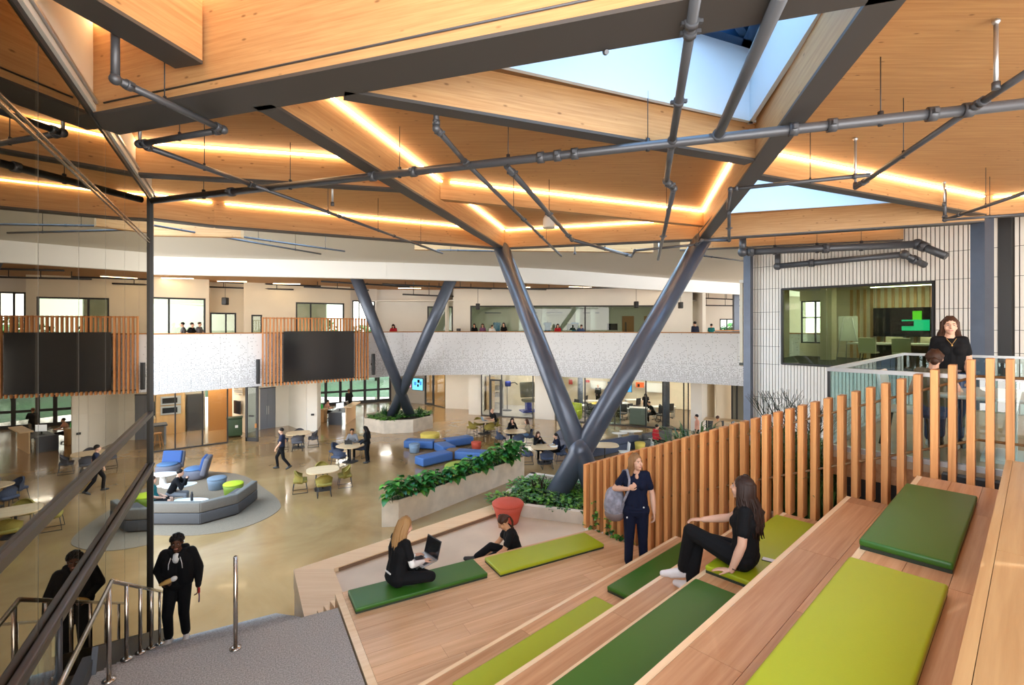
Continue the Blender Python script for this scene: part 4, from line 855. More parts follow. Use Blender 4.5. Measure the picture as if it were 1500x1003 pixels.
TB = G(473, 716); set4(TB.x, TB.y, 'uph_olive', 'pale wood cafe table with four empty olive chairs', 'olive tub chair at the unoccupied cafe table in the open floor', 'olive tub chairs at the empty table', .42, .80)
TC = G(513, 676); set4(TC.x, TC.y, 'uph_navy', 'pale wood cafe table between seated man and standing woman', 'navy tub chair at the table where a woman stands', 'navy tub chairs at the standing woman table', -.35, .78, (0,))
TD = G(709, 635); set4(TD.x, TD.y, 'uph_olive', 'cafe table carrying the light blue laptop', 'olive tub chair around the table with the light blue laptop', 'olive tub chairs at the laptop table', .5, .74)
TE = G(754, 652); set4(TE.x, TE.y, 'uph_navy', 'cafe table where the woman in jeans sits', 'navy tub chair at the table of the woman in jeans', 'navy tub chairs at the jeans table', .25, .78)
TF = G(797, 678); set4(TF.x, TF.y, 'uph_navy', 'cafe table where two women face each other beside the near column', 'dark tub chair at the table of two facing women', 'dark tub chairs at the facing women table', .1, .78)
TGp = G(886, 675); cafe_table(TGp.x, TGp.y, 'pale cafe table with black pedestal beside the dark blue sofa', 0, .62, .5)
def shell_chair(x, y, rz, label, group=None):
    e = thing('shell_chair', label, 'chair', (x, y, 0), rz, group); mb('white_plastic').rbox((0, 0, .45), (.44, .44, .035), .015).build('seat', e)
    mb('white_plastic').rbox((0, -.21, .66), (.42, .035, .40), .015, M=Matrix.Rotation(.12, 3, 'X')).build('backrest', e)
    for sx in (-1, 1):
        for sy in (-1, 1): mb('silver').cyl((sx*.18, sy*.17, .44), (sx*.22, sy*.22, 0), .012, n=6).build('leg', e)
    return e
shell_chair(TGp.x+.85, TGp.y-.1, PI/2, 'white plastic chair right of the pale cafe table'); shell_chair(TGp.x-.85, TGp.y+.0, -PI/2, 'white plastic chair hidden partly by the near column')
# ---- left lounge
rug = spline([G(345, 694).xy, G(388, 716).xy, G(411, 738).xy, G(398, 755).xy, G(352, 774).xy, G(290, 784).xy, G(230, 784).xy, G(160, 778).xy, G(120, 745).xy, G(150, 705).xy, G(240, 690).xy], 5, True)
tag(mb('carpet_grey').prism([(p.x, p.y) for p in rug], 0, .012).build('rug'), 'large grey organic rug under the curved sofa', 'rug')
rug2 = spline([G(860, 652).xy, G(905, 640).xy, G(965, 642).xy, G(1010, 655).xy, G(1000, 690).xy, G(930, 712).xy, G(850, 706).xy, G(838, 680).xy], 5, True)
tag(mb('carpet_grey').prism([(p.x, p.y) for p in rug2], 0, .012).build('rug'), 'grey rug under the dark blue sofa', 'rug')
def sofa_module(name_label, p, q, depth, parent, upper_m='uph_grey', lower_m='uph_darkgrey', h=.69, seat_m='uph_darkgrey'):
    p, q = Vector((*p, 0)), Vector((*q, 0)); d = q-p; L = d.length; rz = math.atan2(d.y, d.x); f = lambda x, y, z: p+Vector((x*math.cos(rz)-y*math.sin(rz), x*math.sin(rz)+y*math.cos(rz), z))
    M_ = Matrix.Rotation(rz, 3, 'Z')
    mb(lower_m).rbox(f(L/2, .10, .21), (L-.012, .20, .32), .02, rz).build('lower_back', parent); mb(upper_m).rbox(f(L/2, .10, .535), (L-.012, .20, .31), .035, rz).build('upper_back', parent)
    mb(seat_m).rbox(f(L/2, .10+depth/2, .24), (L-.012, depth, .40), .05, rz).build('seat', parent); mb('black_plastic').box(f(L/2, depth/2, .035), (L-.1, depth-.1, .05), rz).build('plinth', parent)
sf = thing('curved_sofa', 'grey two-tone modular sofa curving around the white coffee tables', 'sofa')
sp = [(-12.55, 15.75), (-11.25, 15.06), (-9.56, 15.06), (-8.85, 15.9), (-8.95, 17.3)]
for i in range(4): sofa_module('', sp[i], sp[i+1], .62, sf)
def lounge_chair(x, y, rz, label):
    e = thing('lounge_chair', label, 'lounge chair', (x, y, 0), rz)
    prof = [(.02, .02), (.40, .02), (.46, .12), (.46, .30), (.40, .38), (.02, .40)]
    mb('uph_shell').lathe(prof, (0, .02, 0), 24, 1.0, .95).build('base', e); mb('uph_blue_seat').lathe([(.02, .36), (.36, .37), (.40, .41), (.34, .45), (.02, .46)], (0, .06, 0), 22, 1, .9).build('seat', e)
    M_ = Matrix.Rotation(.25, 3, 'X'); mb('uph_shell').rbox((0, -.36, .50), (.86, .20, .72), .16, M=M_, seg=5).build('back_shell', e); mb('uph_royal').rbox((0, -.27, .62), (.78, .14, .52), .2, M=M_, seg=5).build('back_cushion', e); return e
c = G(238, 697); lounge_chair(c.x, c.y+.35, PI*1.02, 'blue and grey lounge chair facing the small white table'); c = G(280, 704); lounge_chair(c.x, c.y+.3, PI*.62, 'blue grey lounge chair turned sideways on the rug')
def pouf(x, y, r, h, label, top, side, taper=.85, z=0, sx=1, n=26):
    e = thing('pouf', label, 'pouf', (x, y, z)); mb(side).lathe([(r*taper*.9, 0), (r*taper, .03), (r*(taper+1)/2, h*.55), (r, h*.88)], n=n, sx=sx).build('side', e)
    mb(top).lathe([(r, h*.86), (r*.99, h*.94), (r*.9, h), (r*.3, h*1.01)], n=n, sx=sx).build('top', e); return e
c = G(312, 719); pouf(c.x, c.y+.25, .33, .44, 'slate blue pouf on the rug next to the green one', 'uph_slate', 'uph_slate'); c = G(336, 728); pouf(c.x, c.y+.25, .34, .44, 'lime topped green pouf behind the curved sofa', 'uph_lime', 'uph_limeside')
def coffee_table(x, y, rz, label, a, b, h, kind=0):
    e = thing('coffee_table', label, 'table', (x, y, 0), rz); mb('white_gloss').prism([(p[0]*(1+.25*p[1]/b), p[1]) for p in superellipse(a, b, 2.3)], h-.03, h).build('table_top', e)
    if kind: mb('black_plastic').cyl((-a*.3, 0, .02), (-a*.3, 0, h-.03), .03).build('column', e); mb('white_gloss').prism(superellipse(a*.8, b*.8, 2.2), 0, .02).build('base', e)
    else: mb('white_gloss').lathe([(a*.5, 0), (a*.25, .05), (a*.22, h-.05), (a*.4, h-.03)], n=20).build('base', e)
    return e
c = atz(239, 694, .45); coffee_table(c.x, c.y, .1, 'small white table in front of the facing blue lounge chair', .50, .30, .45); c = atz(261, 710, .64); coffee_table(c.x, c.y, .2, 'white laptop table with black stem in front of the man in black', .52, .32, .64, 1)
c = atz(278, 733, .42); coffee_table(c.x, c.y, .0, 'white low table with the black bottle', .52, .28, .42)
tv = atz(281, 733, .42); e = thing('bottle', 'black bottle standing on the white low table', 'bottle', (tv.x, tv.y, .42)); mb('black_plastic').lathe([(.036, 0), (.04, .02), (.04, .2), (.025, .24), (.025, .25)], n=14).build('body', e); mb('steel_dark').lathe([(.028, .25), (.028, .28), (.02, .29)], n=12).build('cap', e)
def laptop(label, loc, rz, open_=1.9, screen='screen_black', body='silver', lid='silver', tilt=None, scale=1):
    e = thing('laptop', label, 'laptop', loc, rz)
    if tilt: e.rotation_euler = tilt
    e.scale = (scale,)*3
    lb = mb(body).rbox((0, 0, .008), (.33, .23, .016), .005).build('base', e); mb('steel_dark').box((0, -.02, .0165), (.27, .11, .002)).build('keyboard', lb)
    hinge = Vector((0, .115, .014)); M_ = Matrix.Rotation(open_-PI/2, 3, 'X').inverted() if False else Matrix.Rotation(-(open_-PI/2), 3, 'X')
    b = mb(lid); b.box(hinge+M_ @ Vector((0, .004, .115)), (.33, .008, .23), M=M_).build('lid', e); ld = e.children[-1]; mb(screen).box(hinge+M_ @ Vector((0, -.002, .115)), (.31, .004, .205), M=M_).build('display', [c for c in bpy.data.objects if c.parent == e and c.name.startswith('lid')][0]); return e
c = atz(264, 708, .64); laptop('dark laptop open on the white laptop table', (c.x, c.y, .64), -1.9, 2.0, lid='steel_dark')
# ---- blue bench group and poufs
be = thing('modular_bench', 'long blue branching bench with brown power boxes in the open floor', 'bench')
def bench_seg(p, q, w=.66, h=.42, m='uph_blue'):
    p, q = Vector((*p, 0)), Vector((*q, 0)); d = q-p; rz = math.atan2(d.y, d.x); c = (p+q)/2
    mb(m).rbox((c.x, c.y, .06+(h-.06)/2), (d.length, w, h-.06), .06, rz, seg=3).build('seat', be); mb('black_plastic').box((c.x, c.y, .03), (d.length-.2, w-.2, .06), rz).build('plinth', be)
bench_seg((-5.35, 24.75), (-3.85, 24.55)); bench_seg((-3.4, 24.75), (-2.15, 25.6)); bench_seg((-3.55, 24.25), (-2.95, 23.25), m='uph_blue'); bench_seg((-4.05, 21.35), (-2.9, 22.5)); bench_seg((-2.55, 22.68), (-.95, 22.3))
for x, y in ((-3.65, 24.62), (-2.72, 22.78)): mb('wood_brown').prism([(x+.34*math.cos(a), y+.34*math.sin(a)) for a in (k*PI/3+.2 for k in range(6))], .02, .415).build('power_box', be)
c = atz(630, 634, .4); pouf(c.x, c.y, .52, .40, 'round yellow pouf behind the blue bench', 'uph_yellow', 'uph_yellow', .95); c = G(606, 664); pouf(c.x, c.y+.2, .27, .42, 'small light blue pouf in front of the blue bench', 'uph_steelblue', 'uph_steelblue')
c = G(697, 660); pouf(c.x, c.y+.3, .26, .38, 'small red pouf right of the blue bench', 'uph_red', 'uph_red'); c = atz(675, 679, .40); pouf(c.x, c.y-.1, .66, .40, 'big moss green pouf behind the leafy planter', 'uph_moss', 'uph_moss', .95)
c = atz(744, 772, 2.235); pouf(c.x, c.y+.22, .30, .42, 'coral red oval pouf in the sunken area', 'uph_red', 'uph_red', .66, 2.235, 1.05); c = G(939, 662); pouf(c.x, c.y+.2, .26, .44, 'yellow pouf beside the dark blue sofa', 'uph_yellow', 'uph_yellow')
# right lounge sofa
sf2 = thing('modular_sofa', 'dark blue modular sofa on the right grey rug', 'sofa'); q0, q1, q2 = G(885, 666), G(936, 657), G(975, 652)
def sofa2(p, q, m): sofa_module('', p, q, .7, sf2, m, m, .72, m)
sofa2(G(862, 672).xy, q1.xy, 'uph_navy'); sofa2(G(944, 656).xy, G(985, 648).xy, 'uph_darkgrey')
c = atz(955, 641, .45); coffee_table(c.x, c.y, 0, 'white side table beside the red jacket person', .36, .22, .45); c = atz(925, 631, .5); coffee_table(c.x, c.y, 0, 'long pale table behind the dark blue sofa', .6, .28, .5); c = atz(908, 634, .45); coffee_table(c.x, c.y, 0, 'white table with a small dark cup behind the sofa', .4, .25, .45)
c = G(830, 657); e = thing('armchair', 'dark grey rounded armchair behind the near column', 'armchair', (c.x, c.y+.3, 0), .4); mb('uph_shell').lathe([(.4, .02), (.5, .1), (.52, .38), (.1, .42)], n=22).build('seat', e); mb('uph_shell').ell((0, .3, .52), (.5, .2, .36), n=18).build('backrest', e)
# ---- reception
c = G(491, 622); e = thing('reception_desk', 'reception desk with dark front panel and pale counter', 'desk', (c.x, c.y, 0), .05)
boxo('front_panel', (.82, .06, .76), (0, 0, .38), 'counter_dark', e); boxo('counter', (.5, 2.2, .05), (.72, 1.2, 1.05), 'maple_top', e); boxo('side_panel', (.06, 2.2, 1.03), (.62, 1.2, .515), 'maple_top', e); boxo('work_top', (.9, 2.0, .04), (.12, 1.05, .74), 'counter_dark', e)
e2 = thing('monitor', 'white monitor on the reception desk', 'monitor', (c.x+.05, c.y+.7, .76), .9); boxo('screen', (.5, .03, .32), (0, 0, .32), 'tv_white', e2); boxo('stand', (.05, .05, .2), (0, .03, .1), 'black_plastic', e2); boxo('foot', (.22, .16, .015), (0, .03, .008), 'black_plastic', e2)
e3 = thing('monitor', 'black monitor on the reception desk counter side', 'monitor', (c.x+.3, c.y+1.3, .76), 1.6); boxo('screen', (.5, .03, .32), (0, 0, .35), 'screen_black', e3); boxo('stand', (.05, .05, .2), (0, .03, .1), 'black_plastic', e3); boxo('foot', (.22, .16, .015), (0, .03, .008), 'black_plastic', e3)
def office_chair(x, y, rz, label, m='black_plastic', group=None):
    e = thing('office_chair', label, 'office chair', (x, y, 0), rz, group); mb(m).rbox((0, 0, .46), (.46, .46, .07), .03).build('seat', e); mb(m).rbox((0, -.22, .78), (.42, .05, .5), .025, M=Matrix.Rotation(.12, 3, 'X')).build('backrest', e)
    mb('steel_dark').cyl((0, 0, .1), (0, 0, .44), .025, n=8).build('column', e); b = mb('steel_dark')
    for k in range(5): a = 2*PI*k/5; b.cyl((0, 0, .1), (math.cos(a)*.28, math.sin(a)*.28, .05), .018, n=6).ell((math.cos(a)*.28, math.sin(a)*.28, .03), (.03, .03, .03), n=6, k=4)
    b.build('star_base', e); return e
c2 = G(477, 615); office_chair(c2.x, c2.y, -PI/2, 'black office chair at the reception desk'); tag(mb('binder_green').rbox((0, 0, .12), (.3, .25, .24), .03).box((0, 0, .26), (.24, .2, .03)).build('green_box', None, (aty(469, 592, 31.5).x, 31.5, .84)), 'bright green box on the shelf behind the reception desk', 'box')
e = thing('low_cabinet', 'brown low cabinet behind the reception desk', 'cabinet', (aty(469, 592, 31.5).x, 31.5, 0)); boxo('carcass', (.7, .5, .8), (0, 0, .4), 'cabinet_wood', e); boxo('top', (.74, .54, .03), (0, 0, .815), 'maple_top', e); boxo('cabinet_door', (.32, .02, .7), (-.17, -.26, .4), 'cabinet_wood', e); boxo('cabinet_door', (.32, .02, .7), (.17, -.26, .4), 'cabinet_wood', e)
# ---- kitchen seen through the storefront
KR = struct('wall_kitchen_units', 'fitted wood kitchen wall', K0, math.atan2(kd.y, kd.x))
KL = (K1-K0).length
boxo('upper_cabinet', (1.6, .4, .95), (KL-4.9, -.3, 2.35), 'cabinet_wood', KR); boxo('upper_cabinet', (1.6, .4, .95), (KL-3.28, -.3, 2.35), 'cabinet_wood', KR)
boxo('backsplash', (3.3, .04, .85), (KL-4.1, -.09, 1.45), 'tile_dark', KR); boxo('lower_cabinet', (3.3, .6, .9), (KL-4.1, -.36, .45), 'cabinet_wood', KR); boxo('worktop', (3.3, .64, .05), (KL-4.1, -.36, .95), 'maple_top', KR)
boxo('tall_cabinet', (1.35, .65, 3.0), (KL-1.75, -.36, 1.5), 'cabinet_wood', KR)
for z in (1.35, 1.9): 
    o = boxo('oven', (.95, .06, .48), (KL-1.75, -.72, z), 'silver', KR); boxo('oven_glass', (.7, .02, .3), (-.05, -.035, 0), 'screen_black', o)
boxo('fridge', (.8, .5, 2.1), (KL-.55, -.3, 1.05), 'steel_dark', KR); boxo('wood_screen', (1.4, .06, 3.0), (KL+.7, -1.2, 1.5), 'door_wood', KR)
Ic = G1-kd*4.1+kn*2.0; e = thing('kitchen_island', 'dark kitchen island counter behind the storefront', 'island', (Ic.x, Ic.y, 0), math.atan2(kd.y, kd.x)); boxo('counter_top', (3.2, .9, .06), (0, 0, 1.0), 'counter_dark', e); boxo('end_panel', (.08, .85, .97), (1.5, 0, .485), 'door_bluegrey', e); boxo('island_body', (3.0, .5, .95), (0, .15, .475), 'wood_brown', e)
for i in range(4):
    p_ = Ic-kn*.75+kd*(-1.4+.85*i); e = thing('bar_stool', 'wooden bar stool at the kitchen island', 'stool', (p_.x, p_.y, 0), .3, 'kitchen bar stools'); mb('door_wood').lathe([(.2, .66), (.21, .68), (.19, .71)], n=16).build('seat', e)
    for sx in (-1, 1):
        for sy in (-1, 1): mb('door_wood').cyl((sx*.1, sy*.1, .66), (sx*.2, sy*.2, 0), .02, n=6).build('leg', e)
    mb('door_wood').tube([(-.16, -.16, .25), (.16, -.16, .25), (.16, .16, .25), (-.16, .16, .25), (-.16, -.16, .25)], .014, 6).build('foot_ring', e)
for i, (dx, m_, h_) in enumerate(((.0, 'white_gloss', .3), (.35, 'chair_grey', .18), (.55, 'chair_grey', .22), (2.2, 'white_gloss', .2))):
    p_ = K0+kd*(KL-5.4+dx)-kn*.4; tag(mb(m_).lathe([(.06, 0), (.09, .03), (.08, h_*.8), (.05, h_)], n=14).lathe([(.055, h_), (.03, h_+.03)], n=10).build('kitchen_jar', None, (p_.x, p_.y, .975)), ('tall white jar', 'short grey jar', 'grey kettle', 'white jar beside the ovens')[i]+' on the kitchen worktop', 'jar')
c = G(343, 645); c = Vector((-15.35, 27.2, 0)); e = thing('waste_bin', 'green wheeled bin beside the open glass door', 'bin', c, .5); mb('green_bin').rbox((0, 0, .55), (.75, .5, .95), .06).build('body', e); mb('green_bin').rbox((0, 0, 1.06), (.8, .56, .08), .03).build('lid', e); mb('black_plastic').cyl((-.3, .2, .1), (.3, .2, .1), .1).build('wheel_axle', e); mb('white_plastic').box((.1, -.26, .6), (.14, .01, .14)).build('emblem', e)
# ---- therapy room
def room_pt(px_, Y): return Vector(((px_-CXP)*Y/FP, Y, 0))
c = room_pt(774, 35.2); e = thing('treatment_chair', 'dark vinyl treatment chair on blue base in the therapy room', 'treatment chair', c, .3); mb('chair_vinyl').rbox((0, .2, 1.55), (1.1, .25, 1.1), .08, M=Matrix.Rotation(-.2, 3, 'X')).build('backrest', e); mb('chair_vinyl').rbox((0, -.25, .85), (1.0, .8, .2), .07).build('seat', e); boxo('pedestal', (.4, .4, .55), (0, 0, .4), 'equip_blue', e); boxo('foot_plate', (1.1, .9, .1), (0, 0, .07), 'equip_blue', e)
c = room_pt(743, 35.6); e = thing('exam_lamp', 'blue exam lamp on a rolling stand in the therapy room', 'lamp', c); mb('steel_dark').cyl((0, 0, .05), (0, 0, 1.9), .025, n=8).build('pole', e); mb('equip_blue').rbox((.05, 0, 1.95), (.42, .3, .38), .08).build('head', e); mb('steel_dark').tube([(.25, 0, 2.0), (.55, 0, 2.05), (.75, 0, 1.9)], .04, 6).build('arm', e); mb('steel_dark').lathe([(.35, .02), (.33, .06), (.05, .09)], n=16).build('base', e)
c = Vector((-1.62, 36.3, 0)); e = thing('tall_cupboard', 'tall pale wood cupboard in the therapy room', 'cupboard', c, .2); boxo('carcass', (.6, .6, 2.4), (0, 0, 1.2), 'maple_top', e); boxo('cupboard_door', (.56, .02, 2.3), (0, -.31, 1.2), 'maple_top', e); boxo('handle', (.02, .03, .3), (.2, -.33, 1.2), 'silver', e)
c = room_pt(728, 36.5); e = thing('supply_shelf', 'metal supply shelf behind the therapy room door', 'shelf', c, .2)
for z in (.4, .9, 1.4, 1.9): boxo('shelf_board', (.9, .4, .04), (0, 0, z), 'grey_wall', e)
for x in (-.44, .44): boxo('upright', (.04, .4, 2.1), (x, 0, 1.05), 'grey_wall', e)
for i in range(6): tag(mb('paper_sign').rbox((0, 0, .14), (.26, .3, .26), .02).box((0, 0, .28), (.24, .28, .02)).build('storage_box', None, (c.x-.28+.28*(i % 3), c.y, .42+.5*(i//3)+.5)), 'brown storage box on the therapy room shelf', 'box', 'storage boxes')
# ---- classroom furniture
def desk(px_, Y, rz, label, m='white_gloss', w=1.5, d=.65, grp=None):
    c = room_pt(px_, Y); e = thing('classroom_desk', label, 'desk', c, rz, grp); boxo('desk_top', (w, d, .03), (0, 0, .74), m, e)
    for sx in (-1, 1): boxo('leg', (.05, .5, .72), (sx*(w/2-.1), 0, .36), 'silver', e)
    return e
for px_, Y, rz in ((862, 35.5, 0), (848, 33.4, .3), (905, 34.4, .1), (935, 32.2, -.2), (972, 33.0, .1), (930, 36, 0)): desk(px_, Y, rz, 'pale desk inside the classroom', grp='classroom desks')
for px_, Y, rz in ((855, 36.3, 1), (842, 34.1, 2.4), (860, 32.8, .4), (865, 31.9, 2.0), (905, 33.0, 1.2), (912, 31.9, 2.5), (920, 32.6, .4), (932, 35, .5), (962, 32, 1.6), (968, 31.3, 2.6), (980, 32.6, .3), (838, 33, 1.9)): c = room_pt(px_, Y); office_chair(c.x, c.y, rz, 'dark swivel chair inside the classroom', group='classroom swivel chairs')
c = room_pt(841, 32.2); e = thing('armchair', 'lime yellow armchair inside the classroom window', 'armchair', c, PI*.8); mb('uph_lime').rbox((0, 0, .25), (.8, .75, .42), .08).build('seat', e); mb('uph_lime').rbox((0, -.3, .62), (.8, .2, .9), .08).build('backrest', e); mb('uph_lime').rbox((.36, 0, .45), (.14, .7, .4), .05).build('armrest', e); mb('uph_lime').rbox((-.36, 0, .45), (.14, .7, .4), .05).build('armrest', e)
c = room_pt(935, 30.6); e = thing('storage_cabinet', 'sage green cabinet against the classroom glass', 'cabinet', c, -.3); mb('cabinet_sage').rbox((0, 0, .52), (1.05, .5, 1.0), .04).build('carcass', e); boxo('top', (1.1, .55, .04), (0, 0, 1.05), 'white_gloss', e); boxo('cabinet_door', (.48, .02, .85), (-.25, -.26, .52), 'cabinet_sage', e); boxo('cabinet_door', (.48, .02, .85), (.25, -.26, .52), 'cabinet_sage', e); 
for x in (-.4, .4): mb('black_plastic').cyl((x, -.2, 0), (x, -.2, .05), .03).build('castor', e)
c = room_pt(873, 33.5); tag(mb('uph_yellow').rbox((0, 0, .06), (.9, .5, .12), .05).rbox((.1, 0, .14), (.5, .3, .08), .03).build('yellow_bag', None, (c.x, c.y, .76)), 'bright yellow bag on a classroom desk', 'bag')
for i, (px_, Y) in enumerate(((850, 34.6), (976, 29.9))): c = room_pt(px_, Y); post(('dark post inside the classroom left part', 'dark post inside the classroom right part')[i], c.x, c.y, .28, .28, 0, 3.12, .3)
for i, px_ in enumerate((872, 898)): c = room_pt(px_, 30.95); e = thing('glass_screen', 'blue edged glass writing screen standing behind the classroom front', 'screen', c, -.35, 'writing screens'); boxo('board', (.9, .03, 1.15), (0, 0, .62), 'glass_ghost', e); boxo('edge', (.04, .05, 1.2), (.46, 0, .6), 'tv_cyan' if False else 'uph_steelblue', e); boxo('foot', (.9, .3, .03), (0, 0, .02), 'silver', e)
# ---- high table in the recess behind the slats
c = room_pt(1062, 27.0); e = thing('high_table', 'pale wooden high table near the dark glazed door', 'table', c, -.55); boxo('table_top', (2.1, .8, .05), (0, 0, .95), 'maple_top', e)
for sx in (-1, 1):
    for sy in (-1, 1): boxo('leg', (.07, .07, .93), (sx*.9, sy*.3, .465), 'black_plastic', e)
for i, px_ in enumerate((1042, 1052, 1068)): c = room_pt(px_, 25.9-.1*i); e = thing('bar_chair', 'black bar chair at the pale high table', 'chair', c, .4*i, 'black bar chairs'); mb('black_plastic').rbox((0, 0, .68), (.4, .4, .05), .02).build('seat', e); mb('black_plastic').rbox((0, -.19, .95), (.4, .04, .45), .02).build('backrest', e); 
for o in [o for o in bpy.data.objects if o.name.startswith('bar_chair')]:
    for sx in (-1, 1):
        for sy in (-1, 1): mb('black_plastic').cyl((sx*.17, sy*.17, .67), (sx*.2, sy*.2, 0), .014, n=6).build('leg', o)
# ---- platform table and chairs
c = fa(8.15, -.35, ZP); e = thing('white_table', 'large white table on the platform behind the glass guard', 'table', c, ANG_A)
mb('white_gloss').rbox((0, 0, .735), (1.2, 2.4, .05), .02).build('table_top', e); mb('white_gloss').box((.0, .55, .36), (.5, .08, .70)).box((0, .55, .02), (.8, .5, .04)).build('pedestal', e); mb('white_gloss').box((.0, -.55, .36), (.5, .08, .70)).box((0, -.55, .02), (.8, .5, .04)).build('pedestal', e)
def meeting_chair(loc, rz, label, m='chair_grey'):
    e = thing('meeting_chair', label, 'chair', loc, rz); mb(m).rbox((0, 0, .45), (.50, .48, .05), .02).build('seat', e); mb(m).rbox((0, -.26, .72), (.50, .05, .48), .022, M=Matrix.Rotation(.16, 3, 'X')).build('backrest', e)
    for sx in (-1, 1): mb('black_plastic').tube([(sx*.2, .2, .43), (sx*.25, .24, .0), ], .014, 6).build('leg', e); mb('black_plastic').tube([(sx*.2, -.2, .43), (sx*.25, -.27, .0)], .014, 6).build('leg', e)
    return e
meeting_chair(fa(7.62, -.30, ZP), ANG_A-PI/2-.15, 'pale grey chair with its back to the glass guard'); meeting_chair(fa(8.2, 1.15, ZP), ANG_A+PI, 'white chair under the seated woman on the platform', 'white_plastic'); meeting_chair(fa(8.9, -.6, ZP), ANG_A+PI/2, 'pale chair on the far side of the white platform table', 'white_plastic')
c = fa(8.05, -.8, ZP+.76); laptop('black laptop on the white platform table', c, ANG_A+2.2, 1.9, lid='steel_dark')
# ---- meeting room furniture
c = fa(21.2, 3.1, 4.77); e = thing('conference_table', 'white conference table seen through the meeting room window', 'table', c, ANG_A); boxo('table_top', (1.5, 3.0, .05), (0, 0, .73), 'white_gloss', e); boxo('pedestal', (.5, 1.8, .7), (0, 0, .35), 'black_plastic', e)
for i, (v_, w_, r_) in enumerate(((20.2, 3.9, -PI/2), (20.2, 3.0, -PI/2), (22.3, 3.6, PI/2), (22.3, 2.6, PI/2))): 
    o = meeting_chair(fa(v_, w_, 4.77), ANG_A+r_, 'pale conference chair inside the meeting room', 'cream_wall'); o['group'] = 'conference chairs'
c = fa(24.65, 3.3, 5.75); e = thing('wall_screen', 'large dark display with green shapes in the meeting room', 'screen', c, ANG_A+PI/2); boxo('case', (2.6, .08, 1.15), (0, .05, .52), 'screen_black', e); boxo('mark', (.85, .02, .42), (-.05, .1, .40), 'tv_green', e); boxo('mark', (.28, .02, .34), (-.1, .1, .78), 'tv_lime', e); boxo('mark', (.4, .025, .2), (.2, .1, .46), 'screen_black', e)
c = fa(22.2, 4.95, 4.77); e = thing('easel', 'white flip chart easel in the meeting room', 'easel', c, ANG_A+PI/2+.3); mb('whiteboard').box((0, 0, 1.25), (.62, .03, .95), M=Matrix.Rotation(.12, 3, 'X')).build('board', e); 
for x, y in ((-.33, .12), (.33, .12), (0, -.5)): mb('silver').cyl((x*.4, 0, 1.65), (x*1.2, y*1.6, 0), .015, n=6).build('leg', e)
def ceiling_lamp(c, size, rz, label, m='room_lamp', grp=None):
    e = thing('ceiling_light', label, 'light', c, rz, grp); boxo('housing', (size[0]+.04, size[1]+.04, .04), (0, 0, .0), 'white_plastic', e); boxo('diffuser', (size[0], size[1], .012), (0, 0, -.024), m, e)
for i in range(4): ceiling_lamp(fa(20+1.2*i, 3.2, 7.66), (.12, 2.6), ANG_A, 'linear light in the meeting room ceiling', grp='meeting room lights')
# room lights below the gallery and upstairs
for i, (x, y, w_, d_) in enumerate(((-17.5, 28.2, 2, .3), (-15.4, 30.0, 1.6, .3), (-18.8, 26.0, 2, .3))): ceiling_lamp((x, y, 3.08), (w_, d_), .68, 'linear kitchen ceiling light', grp='kitchen lights')
for i, (x, y) in enumerate(((0, 35.3), (.8, 36.5))): ceiling_lamp((x, y, 3.08), (1.6, .4), 0, 'therapy room ceiling light', 'soft_lamp', 'therapy room lights')
for i, (x, y) in enumerate(((5, 33.5), (8, 32.2), (11, 31.2), (6, 36.2), (9.5, 34.8), (12, 33.5))): ceiling_lamp((x, y, 3.08), (2.0, .35), -.36, 'linear classroom ceiling light', grp='classroom lights')
for i, (x, y) in enumerate(((-11.5, 33.5), (-9, 35.5), (-7.5, 33.5), (-4.8, 33.5), (-6.2, 39.4), (-4.6, 38.6))): ceiling_lamp((x, y, 3.08), (.9, .4), .3, 'bright recessed lobby ceiling light', grp='lobby lights')
for i in range(6): ceiling_lamp((-3+2.6*i, 36.5+.7*(i % 2), 7.84), (1.3, .45), .1, 'gallery room ceiling light', 'soft_lamp', 'gallery room lights')
for i, (px_, Y) in enumerate(((175, 26.5), (260, 26.2), (340, 28), (420, 29.5), (600, 33), (680, 32.6), (760, 32), (850, 32), (960, 32.4), (1060, 35))): c = room_pt(px_, Y); ceiling_lamp((c.x, c.y, 8.68), (1.5, .12), .2, 'warm linear light below the gallery timber ceiling', 'led', 'gallery ceiling lights')
for i in range(9):
    p_ = BALR[3+i*3]; q_ = Vector((p_.x, p_.y, 0))+Vector((0, 1.3, 0)); e = thing('downlight', 'round downlight in the soffit below the gallery', 'light', (q_.x, q_.y, 3.12), 0, 'soffit downlights'); mb('white_plastic').lathe([(.11, -.02), (.12, .0), (.12, .01)], n=14).build('trim_ring', e); mb('down_lamp').lathe([(.08, -.026), (.08, -.021)], n=14).build('lens', e)
e = thing('reception_counter', 'brown reception counter on the upper gallery at right', 'counter', (*U(1075, 35.8), 4.65)); boxo('counter_top', (3.2, .6, .06), (0, 0, 1.15), 'door_wood', e); boxo('front_panel', (3.1, .1, 1.1), (0, -.1, .55), 'counter_dark', e)
